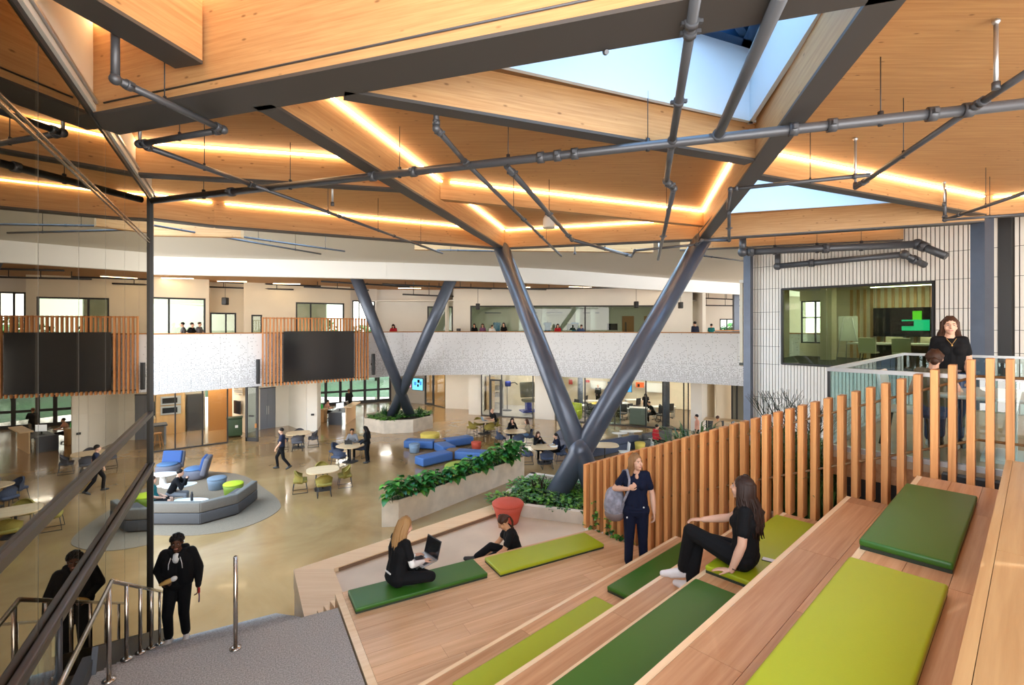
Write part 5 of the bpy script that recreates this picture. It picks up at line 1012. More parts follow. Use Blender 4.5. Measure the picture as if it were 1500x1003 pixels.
# ================================================================== PLANTS
def leaf(b, base, d, up, L, Wd, fold=.25, droop=.3):
    """heart-shaped leaf folded along its midrib"""
    d = d.normalized(); s = d.cross(up).normalized(); n = s.cross(d)
    mid = [base, base+d*L*.35+n*L*.03, base+d*L*.7-n*L*droop*.25, base+d*L-n*L*droop]
    vs = list(mid)
    for k, (t, w_) in enumerate(((0.02, .36), (.35, .5), (.7, .33))):
        for sg in (-1, 1): vs.append(mid[k]+s*sg*Wd*w_+n*fold*Wd*w_ - (d*L*.10 if k == 0 else d*0))
    b.add(vs, [(0, 4, 6, 1), (0, 1, 7, 5), (1, 6, 8, 2), (1, 2, 9, 7), (2, 8, 3), (2, 3, 9)], True)
def bushy(seed, n, rx, ry, h, L, mats_, stem='leaf_dark', droop=.35):
    r = random.Random(seed); b = MB()
    for i in range(n):
        a = r.uniform(0, 2*PI); q = math.sqrt(r.random()); x, y = math.cos(a)*rx*q, math.sin(a)*ry*q; z = h*(.25+.75*r.random()*(1-.45*q*q))
        b.use(stem); b.tube([(x*.45, y*.45, 0), (x*.8, y*.8, z*.6), (x, y, z)], .006, 3, False)
        b.use(r.choice(mats_)); d = Vector((math.cos(a)+r.uniform(-.7, .7), math.sin(a)+r.uniform(-.7, .7), r.uniform(-.35, .45)))
        leaf(b, Vector((x, y, z)), d, Vector((0, 0, 1)), L*r.uniform(.7, 1.25), L*r.uniform(.75, 1.05), .2, droop)
    return b.mesh('foliage')
def plant(name, label, group, loc, me, rz=0, sc=1):
    e = thing(name, label, 'plant', loc, rz, group); o = stuff(link('foliage', me, e)); e.scale = (sc, sc, sc); return e
# long planter with big-leaved plants
P0, P1 = G(559, 772), G(584, 771); P2 = G(768, 697); dv = (P2-P1); nv_ = (P0-P1)
lp = thing('concrete_planter', 'long narrow board-marked concrete planter standing on the polished floor', 'planter')
A_, B_, C_, D_ = P1, P2, P2+nv_, P1+nv_; H_ = .80; nn = nv_.normalized()
mb('planter_concrete').prism([tuple(A_.xy), tuple(B_.xy), tuple((B_+nn*.07).xy), tuple((A_+nn*.07).xy)], 0, H_).build('side_wall', lp); mb('planter_concrete').prism([tuple((D_-nn*.07).xy), tuple((C_-nn*.07).xy), tuple(C_.xy), tuple(D_.xy)], 0, H_).build('side_wall', lp)
du = dv.normalized(); mb('planter_concrete').prism([tuple((A_+nn*.07).xy), tuple((D_-nn*.07).xy), tuple((D_-nn*.07+du*.07).xy), tuple((A_+nn*.07+du*.07).xy)], 0, H_).build('end_wall', lp); mb('planter_concrete').prism([tuple((B_+nn*.07).xy), tuple((C_-nn*.07).xy), tuple((C_-nn*.07-du*.07).xy), tuple((B_+nn*.07-du*.07).xy)], 0, H_).build('end_wall', lp)
mb('soil').prism([tuple((A_+nn*.07+du*.07).xy), tuple((B_+nn*.07-du*.07).xy), tuple((C_-nn*.07-du*.07).xy), tuple((D_-nn*.07+du*.07).xy)], .3, .70).build('soil', lp)
PH = [bushy(10+k, 34, .40, .25, .74, .27, ['leaf_dark', 'leaf_mid', 'leaf_mid', 'leaf_mid', 'leaf_light']) for k in range(4)]
r = random.Random(5)
for i in range(17):
    t = (i+.5)/17; c = P1+dv*t+nv_*(.5+r.uniform(-.12, .12)); plant('leafy_plant', 'broad-leaved green plant growing in the long concrete planter', 'plants of the long planter', (c.x, c.y, .70), PH[i % 4], math.atan2(dv.y, dv.x)+PI*(i % 2), r.uniform(.75, 1.0)*(1.0+.2*(t > .62)))
# near planter ground cover
GC = [bushy(30+k, 75, .36, .36, .20, .085, ['leaf_dark', 'leaf_mid', 'leaf_light', 'leaf_light']) for k in range(3)]+[bushy(40, 80, .34, .34, .24, .085, ['leaf_light', 'leaf_yellow', 'leaf_light'])]
for i in range(16):
    a, b_ = r.uniform(.06, .96), r.uniform(.08, .75); c = PA.lerp(PB, a).lerp(PD.lerp(PC, a), b_); 
    if (c-F1).xy.length < .35: continue
    plant('ground_cover', 'small-leaved ground cover in the near planter', 'ground cover of the near planter', (c.x, c.y, 2.36), GC[i % 3], r.uniform(0, 6), r.uniform(.9, 1.15))
for k, (a, b_) in enumerate(((.08, .12), (.14, .02))): c = PA.lerp(PB, a).lerp(PD.lerp(PC, a), b_); plant('ground_cover', 'yellowish trailing ground cover at the corner of the near planter', 'yellow ground cover', (c.x, c.y, 2.38), GC[3], k, .8)
def blades(seed, n, h, spread, w_, m='grass_blade', curve=.5):
    r = random.Random(seed); b = mb(m)
    for i in range(n):
        a = r.uniform(0, 2*PI); bx, by = r.uniform(-spread, spread)*.35, r.uniform(-spread, spread)*.35; hh = h*r.uniform(.55, 1); d = Vector((math.cos(a), math.sin(a), 0)); s_ = Vector((-d.y, d.x, 0)); out = spread*r.uniform(.3, 1)
        pts = [Vector((bx, by, 0)), Vector((bx, by, hh*.5))+d*out*.3, Vector((bx, by, hh*.85))+d*out*.7, Vector((bx, by, hh*(1-curve*.25)))+d*out*1.15]; ws = [w_, w_*.9, w_*.6, .001]
        vs = []; 
        for p_, q_ in zip(pts, ws): vs += [p_-s_*q_, p_+s_*q_]
        b.add(vs, [(2*k, 2*k+1, 2*k+3, 2*k+2) for k in range(3)], True)
    return b.mesh('foliage')
SPK = blades(3, 26, .45, .3, .012, 'hair_darkbrown'); c = PA.lerp(PB, .3).lerp(PD.lerp(PC, .3), .5); plant('spiky_plant', 'dark thin-leaved tuft in the near planter', None, (c.x, c.y, 2.36), SPK)
# far octagonal planter
op = thing('concrete_planter', 'octagonal concrete planter at the foot of the far column', 'planter', (-6.85, 29.9, 0), .2); R_ = 2.15
oc = [(R_*math.cos(k*PI/4+.39), R_*.92*math.sin(k*PI/4+.39)) for k in range(8)]; ic = [(x*.93, y*.93) for x, y in oc]
for k in range(8): j = (k+1) % 8; mb('planter_concrete').prism([oc[k], oc[j], ic[j], ic[k]], 0, .74).build('wall', op)
mb('soil').prism(ic, .3, .64).build('soil', op)
for i in range(15): a = r.uniform(0, 2*PI); q = math.sqrt(r.random())*1.7; plant('ground_cover', 'low dark ground cover in the far octagonal planter', 'ground cover of the far planter', (-6.85+math.cos(a)*q, 29.9+math.sin(a)*q*.9, .64), GC[i % 3], a, 1.35)
SP2 = blades(8, 40, .75, .35, .02, 'leaf_dark')
for px_ in (562, 614): c = aty(px_, 610, 29.6); plant('spiky_plant', 'upright spiky plant in the far octagonal planter', 'spiky plants', (c.x, 29.8, .64), SP2, px_, 1)
for i in range(4): boxo('planter_light', (.12, .03, .1), (oc[4][0]+.25+.28*i, oc[4][1]-.22*i-.16, .5), 'lamp_white', op)
# planting bed behind the slatted screen
bd = thing('planting_bed', 'upper planting bed with white rim behind the slatted screen', 'planter', (0, 0, 0), ANG_A)
mb('white_wall').box((7.13, 2.55, 1.79), (.10, 1.5, 3.58)).build('rim', bd); mb('white_wall').box((9.6, 2.55, 1.75), (.1, 1.5, 3.5)).build('rim', bd); mb('soil').box((8.37, 2.55, 1.7), (2.36, 1.5, 3.4)).build('soil', bd); mb('white_wall').box((8.37, 3.33, 1.75), (2.5, .06, 3.5)).build('rim', bd)
b2 = thing('planting_bed', 'lower planting bed behind the low end of the slatted screen', 'planter', (0, 0, 0), ANG_A)
mb('white_wall').box((7.13, 4.5, 1.32), (.10, 2.2, 2.64)).build('rim', b2); mb('white_wall').box((9.6, 4.5, 1.3), (.1, 2.2, 2.6)).build('rim', b2); mb('soil').box((8.37, 4.5, 1.26), (2.36, 2.2, 2.52)).build('soil', b2); mb('white_wall').box((8.37, 5.63, 1.3), (2.5, .06, 2.6)).build('rim', b2)
GB = [blades(50+k, 170, 1.25, .60, .014) for k in range(3)]; GD = [blades(60+k, 110, 1.25, .60, .014, 'leaf_dark') for k in range(2)]
for i in range(16): v_, w_ = 7.5+1.9*((i*.618) % 1), 1.95+1.25*((i+.5)/16); plant('grass_clump', 'tall green grass clump in the upper bed behind the slatted screen', 'tall grasses of the upper bed', fa(v_, w_, 3.4), (GB+GD)[i % 5], r.uniform(0, 6), r.uniform(.8, 1.05))
for i in range(15): v_, w_ = (7.5+1.9*((i*.618) % 1) if i < 11 else 8.5+.3*(i-11)), 3.45+1.1*((i+.5)/15); plant('grass_clump', 'tall green grass clump in the lower bed behind the slatted screen', 'tall grasses of the lower bed', fa(v_, w_, 2.52), (GB+GD)[i % 5], r.uniform(0, 6), (.85+.72*(i > 10))*r.uniform(.85, 1.0))
tb = mb('twig'); r2 = random.Random(9)
def twig(p_, d, L, k, rad):
    q_ = p_+d*L; tb.cyl(p_, q_, rad, rad*.7, n=5, caps=False)
    if k:
        for j in range(3 if k > 1 else 2): twig(q_, (d+Vector((r2.uniform(-.7, .7), r2.uniform(-.7, .7), r2.uniform(.1, .5)))).normalized(), L*.68, k-1, rad*.7)
for j in range(4): twig(Vector((.1*j, .12*(j % 2), 0)), Vector((r2.uniform(-.25, .25), r2.uniform(-.25, .25), 1)).normalized(), .78, 3, .013)
tw = tb.mesh('twigs')
for i, (v_, w_) in enumerate(((9.3, 3.1), (9.1, 2.4), (9.4, 2.75))): c = fa(v_, w_, 3.4); e = thing('pencil_shrub', 'leafless dark twiggy shrub rising before the ribbed wall', 'shrub', c, i*1.3, 'twiggy shrubs'); stuff(link('twigs', tw, e)); e.scale = (.9, .9, (.86, .8, .74)[i])
# ivy on the end of the screen
iv = MB(); r3 = random.Random(2)
for j in range(7):
    w_ = 5.45-.16*j; pts = [fa(6.8, w_, 2.62)]
    for k in range(5): pts.append(pts[-1]+Vector((r3.uniform(-.06, .06), r3.uniform(-.05, .05), r3.uniform(.03, .16) if j < 5 else .01)))
    iv.use('leaf_mid'); iv.tube(pts, .004, 3, False)
    for p_ in pts:
        for q_ in range(3): iv.use(r3.choice(['leaf_mid', 'leaf_light', 'leaf_dark'])); leaf(iv, p_, Vector((r3.uniform(-1, 1), r3.uniform(-1, .2), r3.uniform(-.4, .5))), Vector((0, 0, 1)), .07, .065)
e = thing('ivy', 'ivy trailing up the lowest slats of the timber screen', 'plant'); stuff(iv.build('foliage', e))
# trees and hedge outside the entrance
def tree(label, x, y, h, rx, seed, grp):
    e = thing('garden_tree', label, 'tree', (x, y, -.06), 0, grp); mb('twig').cyl((0, 0, 0), (0, 0, h*.6), .16, .08, n=8).build('trunk', e); r = random.Random(seed); b = MB()
    for i in range(420):
        v = Vector((r.gauss(0, 1), r.gauss(0, 1), r.gauss(0, 1))).normalized()*r.uniform(.65, 1); p_ = Vector((v.x*rx, v.y*rx, h*.62+v.z*h*.38)); b.use(r.choice(['tree_leaf', 'leaf_light', 'lawn'])); leaf(b, p_, Vector((r.uniform(-1, 1), r.uniform(-1, 1), r.uniform(-.6, .4))), Vector((0, 0, 1)), .75, .6)
    stuff(b.build('crown', e))
for i, (x, y, h) in enumerate(((-21.5, 53, 7.5), (-15.5, 56, 7), (-9, 57, 7), (-3, 60, 7.5), (-29, 59, 9), (-40, 58, 13), (-52, 47, 13), (-34.5, 47, 13), (-25, 48.5, 9), (22, 56, 6), (28, 60, 7), (34, 52, 6))): tree('green leafy tree standing on the lawn outside', x, y, h, h*.42, i, 'trees outside')
# ================================================================== PEOPLE
PEOPLE = []
V = Vector
def frame_of(axis_up, right):
    z = axis_up.normalized(); x = (right-z*right.dot(z)).normalized(); y = z.cross(x); return Matrix((x, y, z)).transposed()
STAND = dict(pel=V((0, 0, .93)), neck=V((0, -.01, 1.43)), head=V((0, .03, 1.588)), face=V((0, 1, 0)), right=V((1, 0, 0)),
    R=dict(sh=V((.160, -.01, 1.395)), el=V((.200, -.03, 1.12)), wr=V((.205, .06, .88)), hip=V((.085, 0, .90)), kn=V((.095, .02, .49)), an=V((.095, -.03, .085)), toe=V((.115, .13, .035)), hd=V((0, .15, -1)), pn=V((-1, 0, 0)), curl=.5),
    L=dict(sh=V((-.160, -.01, 1.395)), el=V((-.200, -.03, 1.12)), wr=V((-.205, .06, .88)), hip=V((-.085, 0, .90)), kn=V((-.095, .02, .49)), an=V((-.095, -.03, .085)), toe=V((-.115, .13, .035)), hd=V((0, .15, -1)), pn=V((1, 0, 0)), curl=.5))
def pose(base=STAND, **kw):
    p = {k: (dict(v) if isinstance(v, dict) else v) for k, v in base.items()}
    for k, v in kw.items():
        if k in ('R', 'L'): p[k].update({a: (V(b) if isinstance(b, tuple) else b) for a, b in v.items()})
        else: p[k] = V(v) if isinstance(v, tuple) else v
    return p
WALK = pose(R=dict(el=(.24, -.12, 1.13), wr=(.25, -.06, .88), kn=(.1, .20, .52), an=(.1, .16, .12), toe=(.11, .32, .09)), L=dict(el=(-.24, .06, 1.12), wr=(-.24, .22, .93), kn=(-.1, -.06, .49), an=(-.1, -.30, .16), toe=(-.11, -.16, .05)))
def sit(seat=.46, lean=.0, arms='table', fwd=.44):
    dz = seat+.10-.93; n = V((0, lean, 1.43+dz)); h = V((0, lean+.06, 1.575+dz)); a = {}
    for sg, k in ((1, 'R'), (-1, 'L')):
        sh = V((sg*.152, lean-.01, 1.395+dz)); hip = V((sg*.09, .02, seat+.09)); kn = V((sg*.12, fwd, seat+.06)); an = V((sg*.12, fwd-.02, .085)); toe = V((sg*.13, fwd+.14, .035))
        if arms == 'table': el = V((sg*.25, lean+.10, 1.12+dz)); wr = V((sg*.12, lean+.34, 1.12+dz+.02))
        elif arms == 'lap': el = V((sg*.23, lean-.02, 1.12+dz)); wr = V((sg*.11, .22, seat+.20))
        else: el = V((sg*.25, lean+.14, 1.12+dz)); wr = V((sg*.06, lean+.22, 1.36+dz))
        a[k] = dict(sh=sh, el=el, wr=wr, hip=hip, kn=kn, an=an, toe=toe, hd=(wr-el).normalized(), pn=V((0, 0, -1)), curl=.5)
    return pose(STAND, pel=V((0, 0, seat+.11)), neck=n, head=h, R=a['R'], L=a['L'])
def sdf(P, pr):
    k = pr[0]
    if k == 'c':
        a, b, ra, rb = pr[1], pr[2], pr[3], pr[4]; a, b = np.array(a), np.array(b); ab = b-a; t = np.clip(((P-a)@ab)/max(1e-9, ab@ab), 0, 1); return np.linalg.norm(P-a-t[:, None]*ab, axis=1)-(ra+(rb-ra)*t)
    c, r_, M_ = np.array(pr[1]), np.array(pr[2]), np.array(pr[3]); q = ((P-c)@M_)/r_; return (np.linalg.norm(q, axis=1)-1)*r_.min()
def prim_mesh(b, pr):
    if pr[0] == 'c':
        a, c_, ra, rb = V(pr[1]), V(pr[2]), pr[3], pr[4]; n = 10
        if (c_-a).length > 1e-4: b.cyl(a, c_, ra, rb, n=n)
        b.ell(a, (ra, ra, ra), None, n, 6); b.ell(c_, (rb, rb, rb), None, n, 6)
    else: b.ell(pr[1], pr[2], pr[3], 14, 10)
def person(label, loc, yaw, ps, skin, top, bot, shoe, hair, hairstyle='short', h=1.7, detail=False, female=False, sleeve='short', leg='long', extra=(), tops2=None, strand_l=.42, voxel=None, bare=False):
    e = thing('person', label, 'person', loc, yaw); e.scale = (h/1.7,)*3; pr = []
    def cap(a, b, ra, rb, m): pr.append(('c', tuple(a), tuple(b), ra, rb, m))
    def ell(c, r_, M_, m): pr.append(('e', tuple(c), tuple(r_), M_, m))
    pel, neck, head = ps['pel'], ps['neck'], ps['head']; up = neck-pel; right = ps['right']; F = frame_of(up, right); X, Y_, Zv = F.col[0], F.col[1], F.col[2]
    wS = .92 if female else 1.0; L_ = up.length
    at_ = lambda x, y, t: pel+up*t+X*x*wS+Y_*y
    cap(at_(-.075, 0, -.02), at_(.075, 0, -.02), .118, .118, bot)
    for sx in (-1, 1):
        cap(at_(sx*.075, 0, .10), at_(sx*.06, .0, .38), .108, .100, top); cap(at_(sx*.06, .0, .38), at_(sx*.085, .0, .72), .100, .115, top); cap(at_(sx*.085, 0, .72), at_(sx*.10, -.01, .86), .115, .085, top)
    cap(at_(0, 0, .05), at_(0, 0, .8), .118, .11, top)
    if female:
        for sx in (-1, 1): ell(at_(sx*.075, .075, .66), (.07, .06, .07), F, top)
    cap(neck-Zv*.05, head-Zv*.06-Y_*.015, .055, .05, skin)
    for k, sg in (('R', 1), ('L', -1)):
        a = ps[k]; sh = a['sh'].copy(); sh = neck+(sh-neck)*wS
        cap(neck-Zv*.045, sh, .062, .062, top)
        if sleeve == 'long': cap(sh, a['el'], .064, .054, top); cap(a['el'], a['wr'], .054, .042, top)
        else:
            mid = sh.lerp(a['el'], .62 if not bare else .1); cap(sh, mid, .058 if not bare else .05, .058 if not bare else .046, top); cap(mid, a['el'], .045, .041, skin if sleeve == 'short' else tops2); cap(a['el'], a['el'].lerp(a['wr'], .35), .041, .042, skin if sleeve == 'short' else tops2); cap(a['el'].lerp(a['wr'], .35), a['wr'], .042, .028, skin if sleeve == 'short' else tops2)
        # hand
        hd = a['hd'].normalized(); pn = (a['pn']-hd*a['pn'].dot(hd)).normalized(); sd2 = hd.cross(pn)*sg
        wr = a['wr']
        if detail:
            pal = wr+hd*.055; M_ = Matrix((sd2, pn, hd)).transposed(); ell(pal, (.040, .017, .052), M_, skin)
            cu = a['curl']; angs = (cu*.9, cu*1.1, cu*.9)
            for j, (off, ln) in enumerate(((-.029, .068), (-.010, .078), (.010, .073), (.028, .058))):
                p_ = wr+hd*.095+sd2*(-off if False else off); d = hd; q_ = p_
                for s_i, fr in enumerate((.45, .33, .27)):
                    ang = sum(angs[:s_i+1]); d = (hd*math.cos(ang)+pn*math.sin(ang)); q2 = q_+d*ln*fr; cap(q_, q2, .0088-.001*s_i, .0082-.001*s_i, skin); q_ = q2
            p_ = wr+hd*.03+sd2*(-.032); d = (hd*.75-sd2*.6+pn*.25).normalized(); cap(p_, p_+d*.042, .012, .010, skin); d2 = (hd*.9-sd2*.1+pn*.35).normalized(); cap(p_+d*.042, p_+d*.042+d2*.034, .0098, .008, skin)
        else:
            ell(wr+hd*.06, (.035, .02, .075), Matrix((sd2, pn, hd)).transposed(), skin); cap(wr+hd*.03, wr+hd*.07-sd2*.05, .014, .012, skin)
        # leg
        hip, kn, an, toe = a['hip'], a['kn'], a['an'], a['toe']
        lm = bot if leg == 'long' else skin; fit = 1.0
        if leg == 'shorts': cap(hip, hip.lerp(kn, .75), .092, .085, bot); cap(hip.lerp(kn, .75), kn, .065, .058, skin); cap(kn, kn.lerp(an, .35), .056, .058, skin); cap(kn.lerp(an, .35), an, .056, .038, skin)
        else:
            wd = 1.12 if leg == 'baggy' else 1.0
            cap(hip, kn, .092*wd, .066*wd, bot); cap(kn, kn.lerp(an, .35), .064*wd, .060*wd, bot); cap(kn.lerp(an, .35), an+(kn-an).normalized()*.06, .060*wd, .050*wd*(1.1 if leg != 'slim' else .8), bot); cap(an+(kn-an).normalized()*.06, an, .036, .034, skin if leg != 'baggy' else bot)
        fd = (toe-an); fd = fd.normalized(); heel = an+(an-kn).normalized()*.035-fd*.03
        cap(heel, an.lerp(toe, .55)+(an-kn).normalized()*.02, .042, .043, shoe); cap(an.lerp(toe, .55)+(an-kn).normalized()*.01, toe, .043, .034, shoe); cap(an, an.lerp(toe, .5), .042, .036, shoe)
    # head
    fc = ps['face'].normalized(); hx = fc.cross(V((0, 0, 1))); hx = hx.normalized() if hx.length > .01 else X; hz = hx.cross(fc).normalized(); HM = Matrix((hx, fc, hz)).transposed()
    HP = lambda x, y, z: head+hx*x+fc*y+hz*z
    ell(HP(0, -.012, .025), (.074, .092, .088), HM, skin); ell(HP(0, .025, -.035), (.058, .066, .078), HM, skin); cap(HP(0, .055, -.085), HP(0, .06, -.09), .026, .024, skin)
    cap(HP(0, .088, .01), HP(0, .104, -.025), .010, .014, skin)
    for sx in (-1, 1): ell(HP(sx*.075, -.005, -.01), (.010, .018, .030), HM, skin)
    if detail:
        for sx in (-1, 1): ell(HP(sx*.045, .06, -.03), (.022, .02, .025), HM, skin)
        cap(HP(-.018, .086, -.058), HP(.018, .086, -.058), .009, .009, 'lip')
    for q_ in extra: pr.append(q_)
    PEOPLE.append((e, pr, voxel or (.0075 if detail else .021), detail))
    if detail:
        for sx in (-1, 1):
            o = mb('eye_white', True).ell(HP(sx*.030, .073, .008), (.0125, .008, .0058), HM, 10, 6); o.use('eye_dark').ell(HP(sx*.030, .0775, .008), (.0062, .005, .0056), HM, 8, 5); o.build('eye', e)
            mb(hair if hair != 'hair_grey' else 'hair_brown').tube([HP(sx*.014, .086, .026), HP(sx*.032, .084, .031), HP(sx*.050, .070, .025)], [.003, .004, .002], 5).build('eyebrow', e)
    # hair
    hb = mb(hair, True); rr = random.Random(len(PEOPLE))
    hb.ell(HP(0, -.020, .040), (.084, .092, .086), HM, 16, 10)
    if hairstyle == 'curly':
        for i in range(90 if detail else 25):
            v = V((rr.gauss(0, 1), rr.gauss(0, 1), abs(rr.gauss(0, 1)))).normalized(); 
            if v.y > .55 and v.z < .55: continue
            s_ = .020; hb.ell(HP(v.x*.083, -.015+v.y*.092, .038+v.z*.085), (s_, s_, s_), HM, 6, 4)
    elif hairstyle == 'bald': hb = mb(skin, True).ell(HP(0, -.012, .03), (.074, .09, .086), HM, 10, 6)
    elif hairstyle in ('long', 'wavy', 'bun', 'pony'):
        n_ = (150 if detail else 26)
        for i in range(n_):
            a = rr.uniform(.62*PI if hairstyle != 'pony' else .8*PI, 2.38*PI if hairstyle != 'pony' else 2.2*PI)      # around the back: 0 = right, pi/2 = front
            x, y = math.cos(a), math.sin(a); 
            if y > .35: y = .35
            p0 = HP(x*.030, -.01+y*.03, .125); p1 = HP(x*.088, -.02+y*.092, .045); p2 = HP(x*.094, -.024+y*.095, -.055); ln = strand_l*rr.uniform(.75, 1.05)
            if hairstyle == 'bun': p2 = HP(x*.06, -.085, -.02); pts = [p0, p1, p2, HP(0, -.115, -.01)]
            else:
                back = V((0, 0, -1)); pts = [p0, p1, p2]
                if hairstyle == 'pony': pts = [p0, p1, HP(x*.05, -.11, .03), HP(0, -.135, .0)]; p2 = pts[-1]
                shift = (-Y_*.045+X*x*.02*(1 if hairstyle != 'pony' else .4))
                for k in range(1, 5):
                    t = k/4; wv = V((rr.uniform(-1, 1), rr.uniform(-1, 1), 0))*(.024 if hairstyle == 'wavy' else .006); pts.append(p2+V((0, 0, -ln*t))+shift*min(1, t*2.2)+wv)
            rad = (.0105 if detail else .022); hb.tube(pts, [rad*.8]+[rad]*(len(pts)-2)+[rad*.35], 5 if detail else 4)
        if hairstyle == 'bun': hb.ell(HP(0, -.125, .0), (.045, .04, .05), HM, 10, 7)
    hb.build('hair', e)
    return e
def finish_people():
    tmp = []
    for e, pr, vx, det in PEOPLE:
        b = mb('cloth_black')
        for q_ in pr: prim_mesh(b, q_)
        o = bpy.data.objects.new('tmp', b.mesh('tmp')); COL.objects.link(o); m = o.modifiers.new('r', 'REMESH'); m.mode = 'VOXEL'; m.voxel_size = vx
        s_ = o.modifiers.new('s', 'SMOOTH'); s_.factor = .5; s_.iterations = 3 if det else 2; tmp.append(o)
    dg = bpy.context.evaluated_depsgraph_get()
    for (e, pr, vx, det), o in zip(PEOPLE, tmp):
        me = bpy.data.meshes.new_from_object(o.evaluated_get(dg)); me.name = 'body'; me.materials.clear(); names = []
        for q_ in pr:
            if q_[-1] not in names: names.append(q_[-1])
        for nme in names: me.materials.append(MATS[nme])
        nf = len(me.polygons); cen = np.zeros(nf*3); me.polygons.foreach_get('center', cen); cen = cen.reshape(-1, 3)
        best = np.full(nf, 9.); idx = np.zeros(nf, int)
        for q_ in pr:
            d = sdf(cen, q_); k = d < best; best[k] = d[k]; idx[k] = names.index(q_[-1])
        me.polygons.foreach_set('material_index', idx); me.polygons.foreach_set('use_smooth', np.ones(nf, bool)); me.update()
        link('body', me, e)
    for o in tmp: me = o.data; bpy.data.objects.remove(o); bpy.data.meshes.remove(me)
# ---- the seven people in front
# man coming up the stairs
ps = pose(WALK, head=(.0, .05, 1.565), face=(-.05, 1, -.18), R=dict(el=(.27, -.04, 1.13), wr=(.15, .20, 1.06), hd=V((-.75, .45, .1)), pn=V((-.3, -.5, -.8)), curl=.75, hip=V((.085, 0, .9)), kn=V((.10, .13, .52)), an=V((.10, .05, .13)), toe=V((.12, .21, .09))), L=dict(el=(-.27, -.02, 1.12), wr=(-.29, .10, .90), kn=V((-.09, .05, .49)), an=V((-.09, -.08, .10)), toe=V((-.11, .08, .06))))
mz = Z1-.15*10; c = fs(-.84, 9.36, mz); hood = [('c', (-.09, -.06, 1.44), (.09, -.06, 1.44), .055, .055, 'cloth_black'), ('c', (-.10, .02, 1.42), (-.04, .10, 1.37), .035, .03, 'cloth_black'), ('c', (.10, .02, 1.42), (.04, .10, 1.37), .035, .03, 'cloth_black'), ('e', (0, .10, 1.35), (.048, .045, .075), Matrix.Identity(3), 'cloth_white'), ('c', (-.10, .01, 1.30), (-.10, .01, .98), .125, .12, 'cloth_black'), ('c', (.10, .01, 1.30), (.10, .01, .98), .125, .12, 'cloth_black'), ('c', (.17, -.01, 1.38), (.265, -.04, 1.14), .08, .07, 'cloth_black'), ('c', (-.17, -.01, 1.38), (-.265, -.02, 1.13), .08, .07, 'cloth_black'), ('c', (-.27, -.02, 1.12), (-.285, .07, .95), .068, .05, 'cloth_black')]
man = person('man in black hooded top and black trousers climbing the stairs, holding bread', c-V((0, 0, .02)), PI+.35, ps, 'skin_dark', 'cloth_black', 'cloth_black', 'shoe_white', 'hair_black', 'curly', 1.77, True, sleeve='long', leg='baggy', extra=hood)
for sx in (-1, 1): mb('cloth_white').tube([(sx*.06, .125, 1.37), (sx*.085, .135, 1.28), (sx*.09, .13, 1.20)], .006, 5).build('drawstring', man)
mb('cloth_white').ell((-.083, .03, 1.56), (.012, .012, .02)).build('earbud', man)
e = thing('bread_roll', 'long golden bread roll in the climbing man hand', 'bread', (0, 0, 0)); wp = man.matrix_basis @ V((.06, .27, 1.09)); e.location = wp; e.rotation_euler = (0, -.35, yaw_ if False else .35); mb('bread').ell((0, 0, 0), (.125, .038, .036), None, 14, 8).build('crust', e); mb('cloth_white').ell((.085, 0, 0), (.05, .040, .038), None, 12, 7).build('wrapper', e)
wp = man.matrix_basis @ V((-.30, .13, .80)); e = thing('lanyard', 'purple lanyard with keys dangling from the climbing man hand', 'lanyard', wp); mb('cloth_purple').tube([(0, 0, .05), (.01, 0, -.06), (0, .01, -.16)], .010, 5).build('strap', e); mb('red_pen').box((.005, 0, .03), (.03, .02, .08)).build('tag', e)
# woman with laptop on the lowest tier
cs = .0; ps = pose(pel=V((0, -.02, .12)), neck=V((0, .06, .60)), head=V((0, .12, .74)), face=V((.12, .9, -.35)), R=dict(sh=V((.17, .05, .565)), el=V((.22, .10, .30)), wr=V((.12, .32, .24)), hd=V((-.2, .9, .0)), pn=V((0, 0, -1)), curl=.35, hip=V((.09, .02, .10)), kn=V((.36, .30, .14)), an=V((-.02, .34, .06)), toe=V((-.16, .38, .05))), L=dict(sh=V((-.17, .05, .565)), el=V((-.22, .10, .30)), wr=V((-.12, .32, .24)), hd=V((.2, .9, .0)), pn=V((0, 0, -1)), curl=.35, hip=V((-.09, .02, .10)), kn=V((-.36, .30, .14)), an=V((.02, .24, .06)), toe=V((.16, .26, .05))))
c = atz(575, 858, Z1+.072); lw = person('blonde woman in black sitting cross-legged on a green pad with laptop', c+V((.05, .05, -.0)), -.85, ps, 'skin_light', 'cloth_black', 'cloth_black', 'shoe_black', 'hair_blonde', 'long', 1.70, True, True, 'under', tops2='cloth_white', strand_l=.40)
wp = lw.matrix_basis @ V((.0, .40, .19)); laptop('black screened laptop on the lap of the blonde woman', wp, -.85, 1.95, lid='steel_dark', tilt=(.12, 0, -.85), scale=1.05)
mb('cloth_white').box((0, -.135, .20), (.14, .012, .016)).build('waist_label', lw)
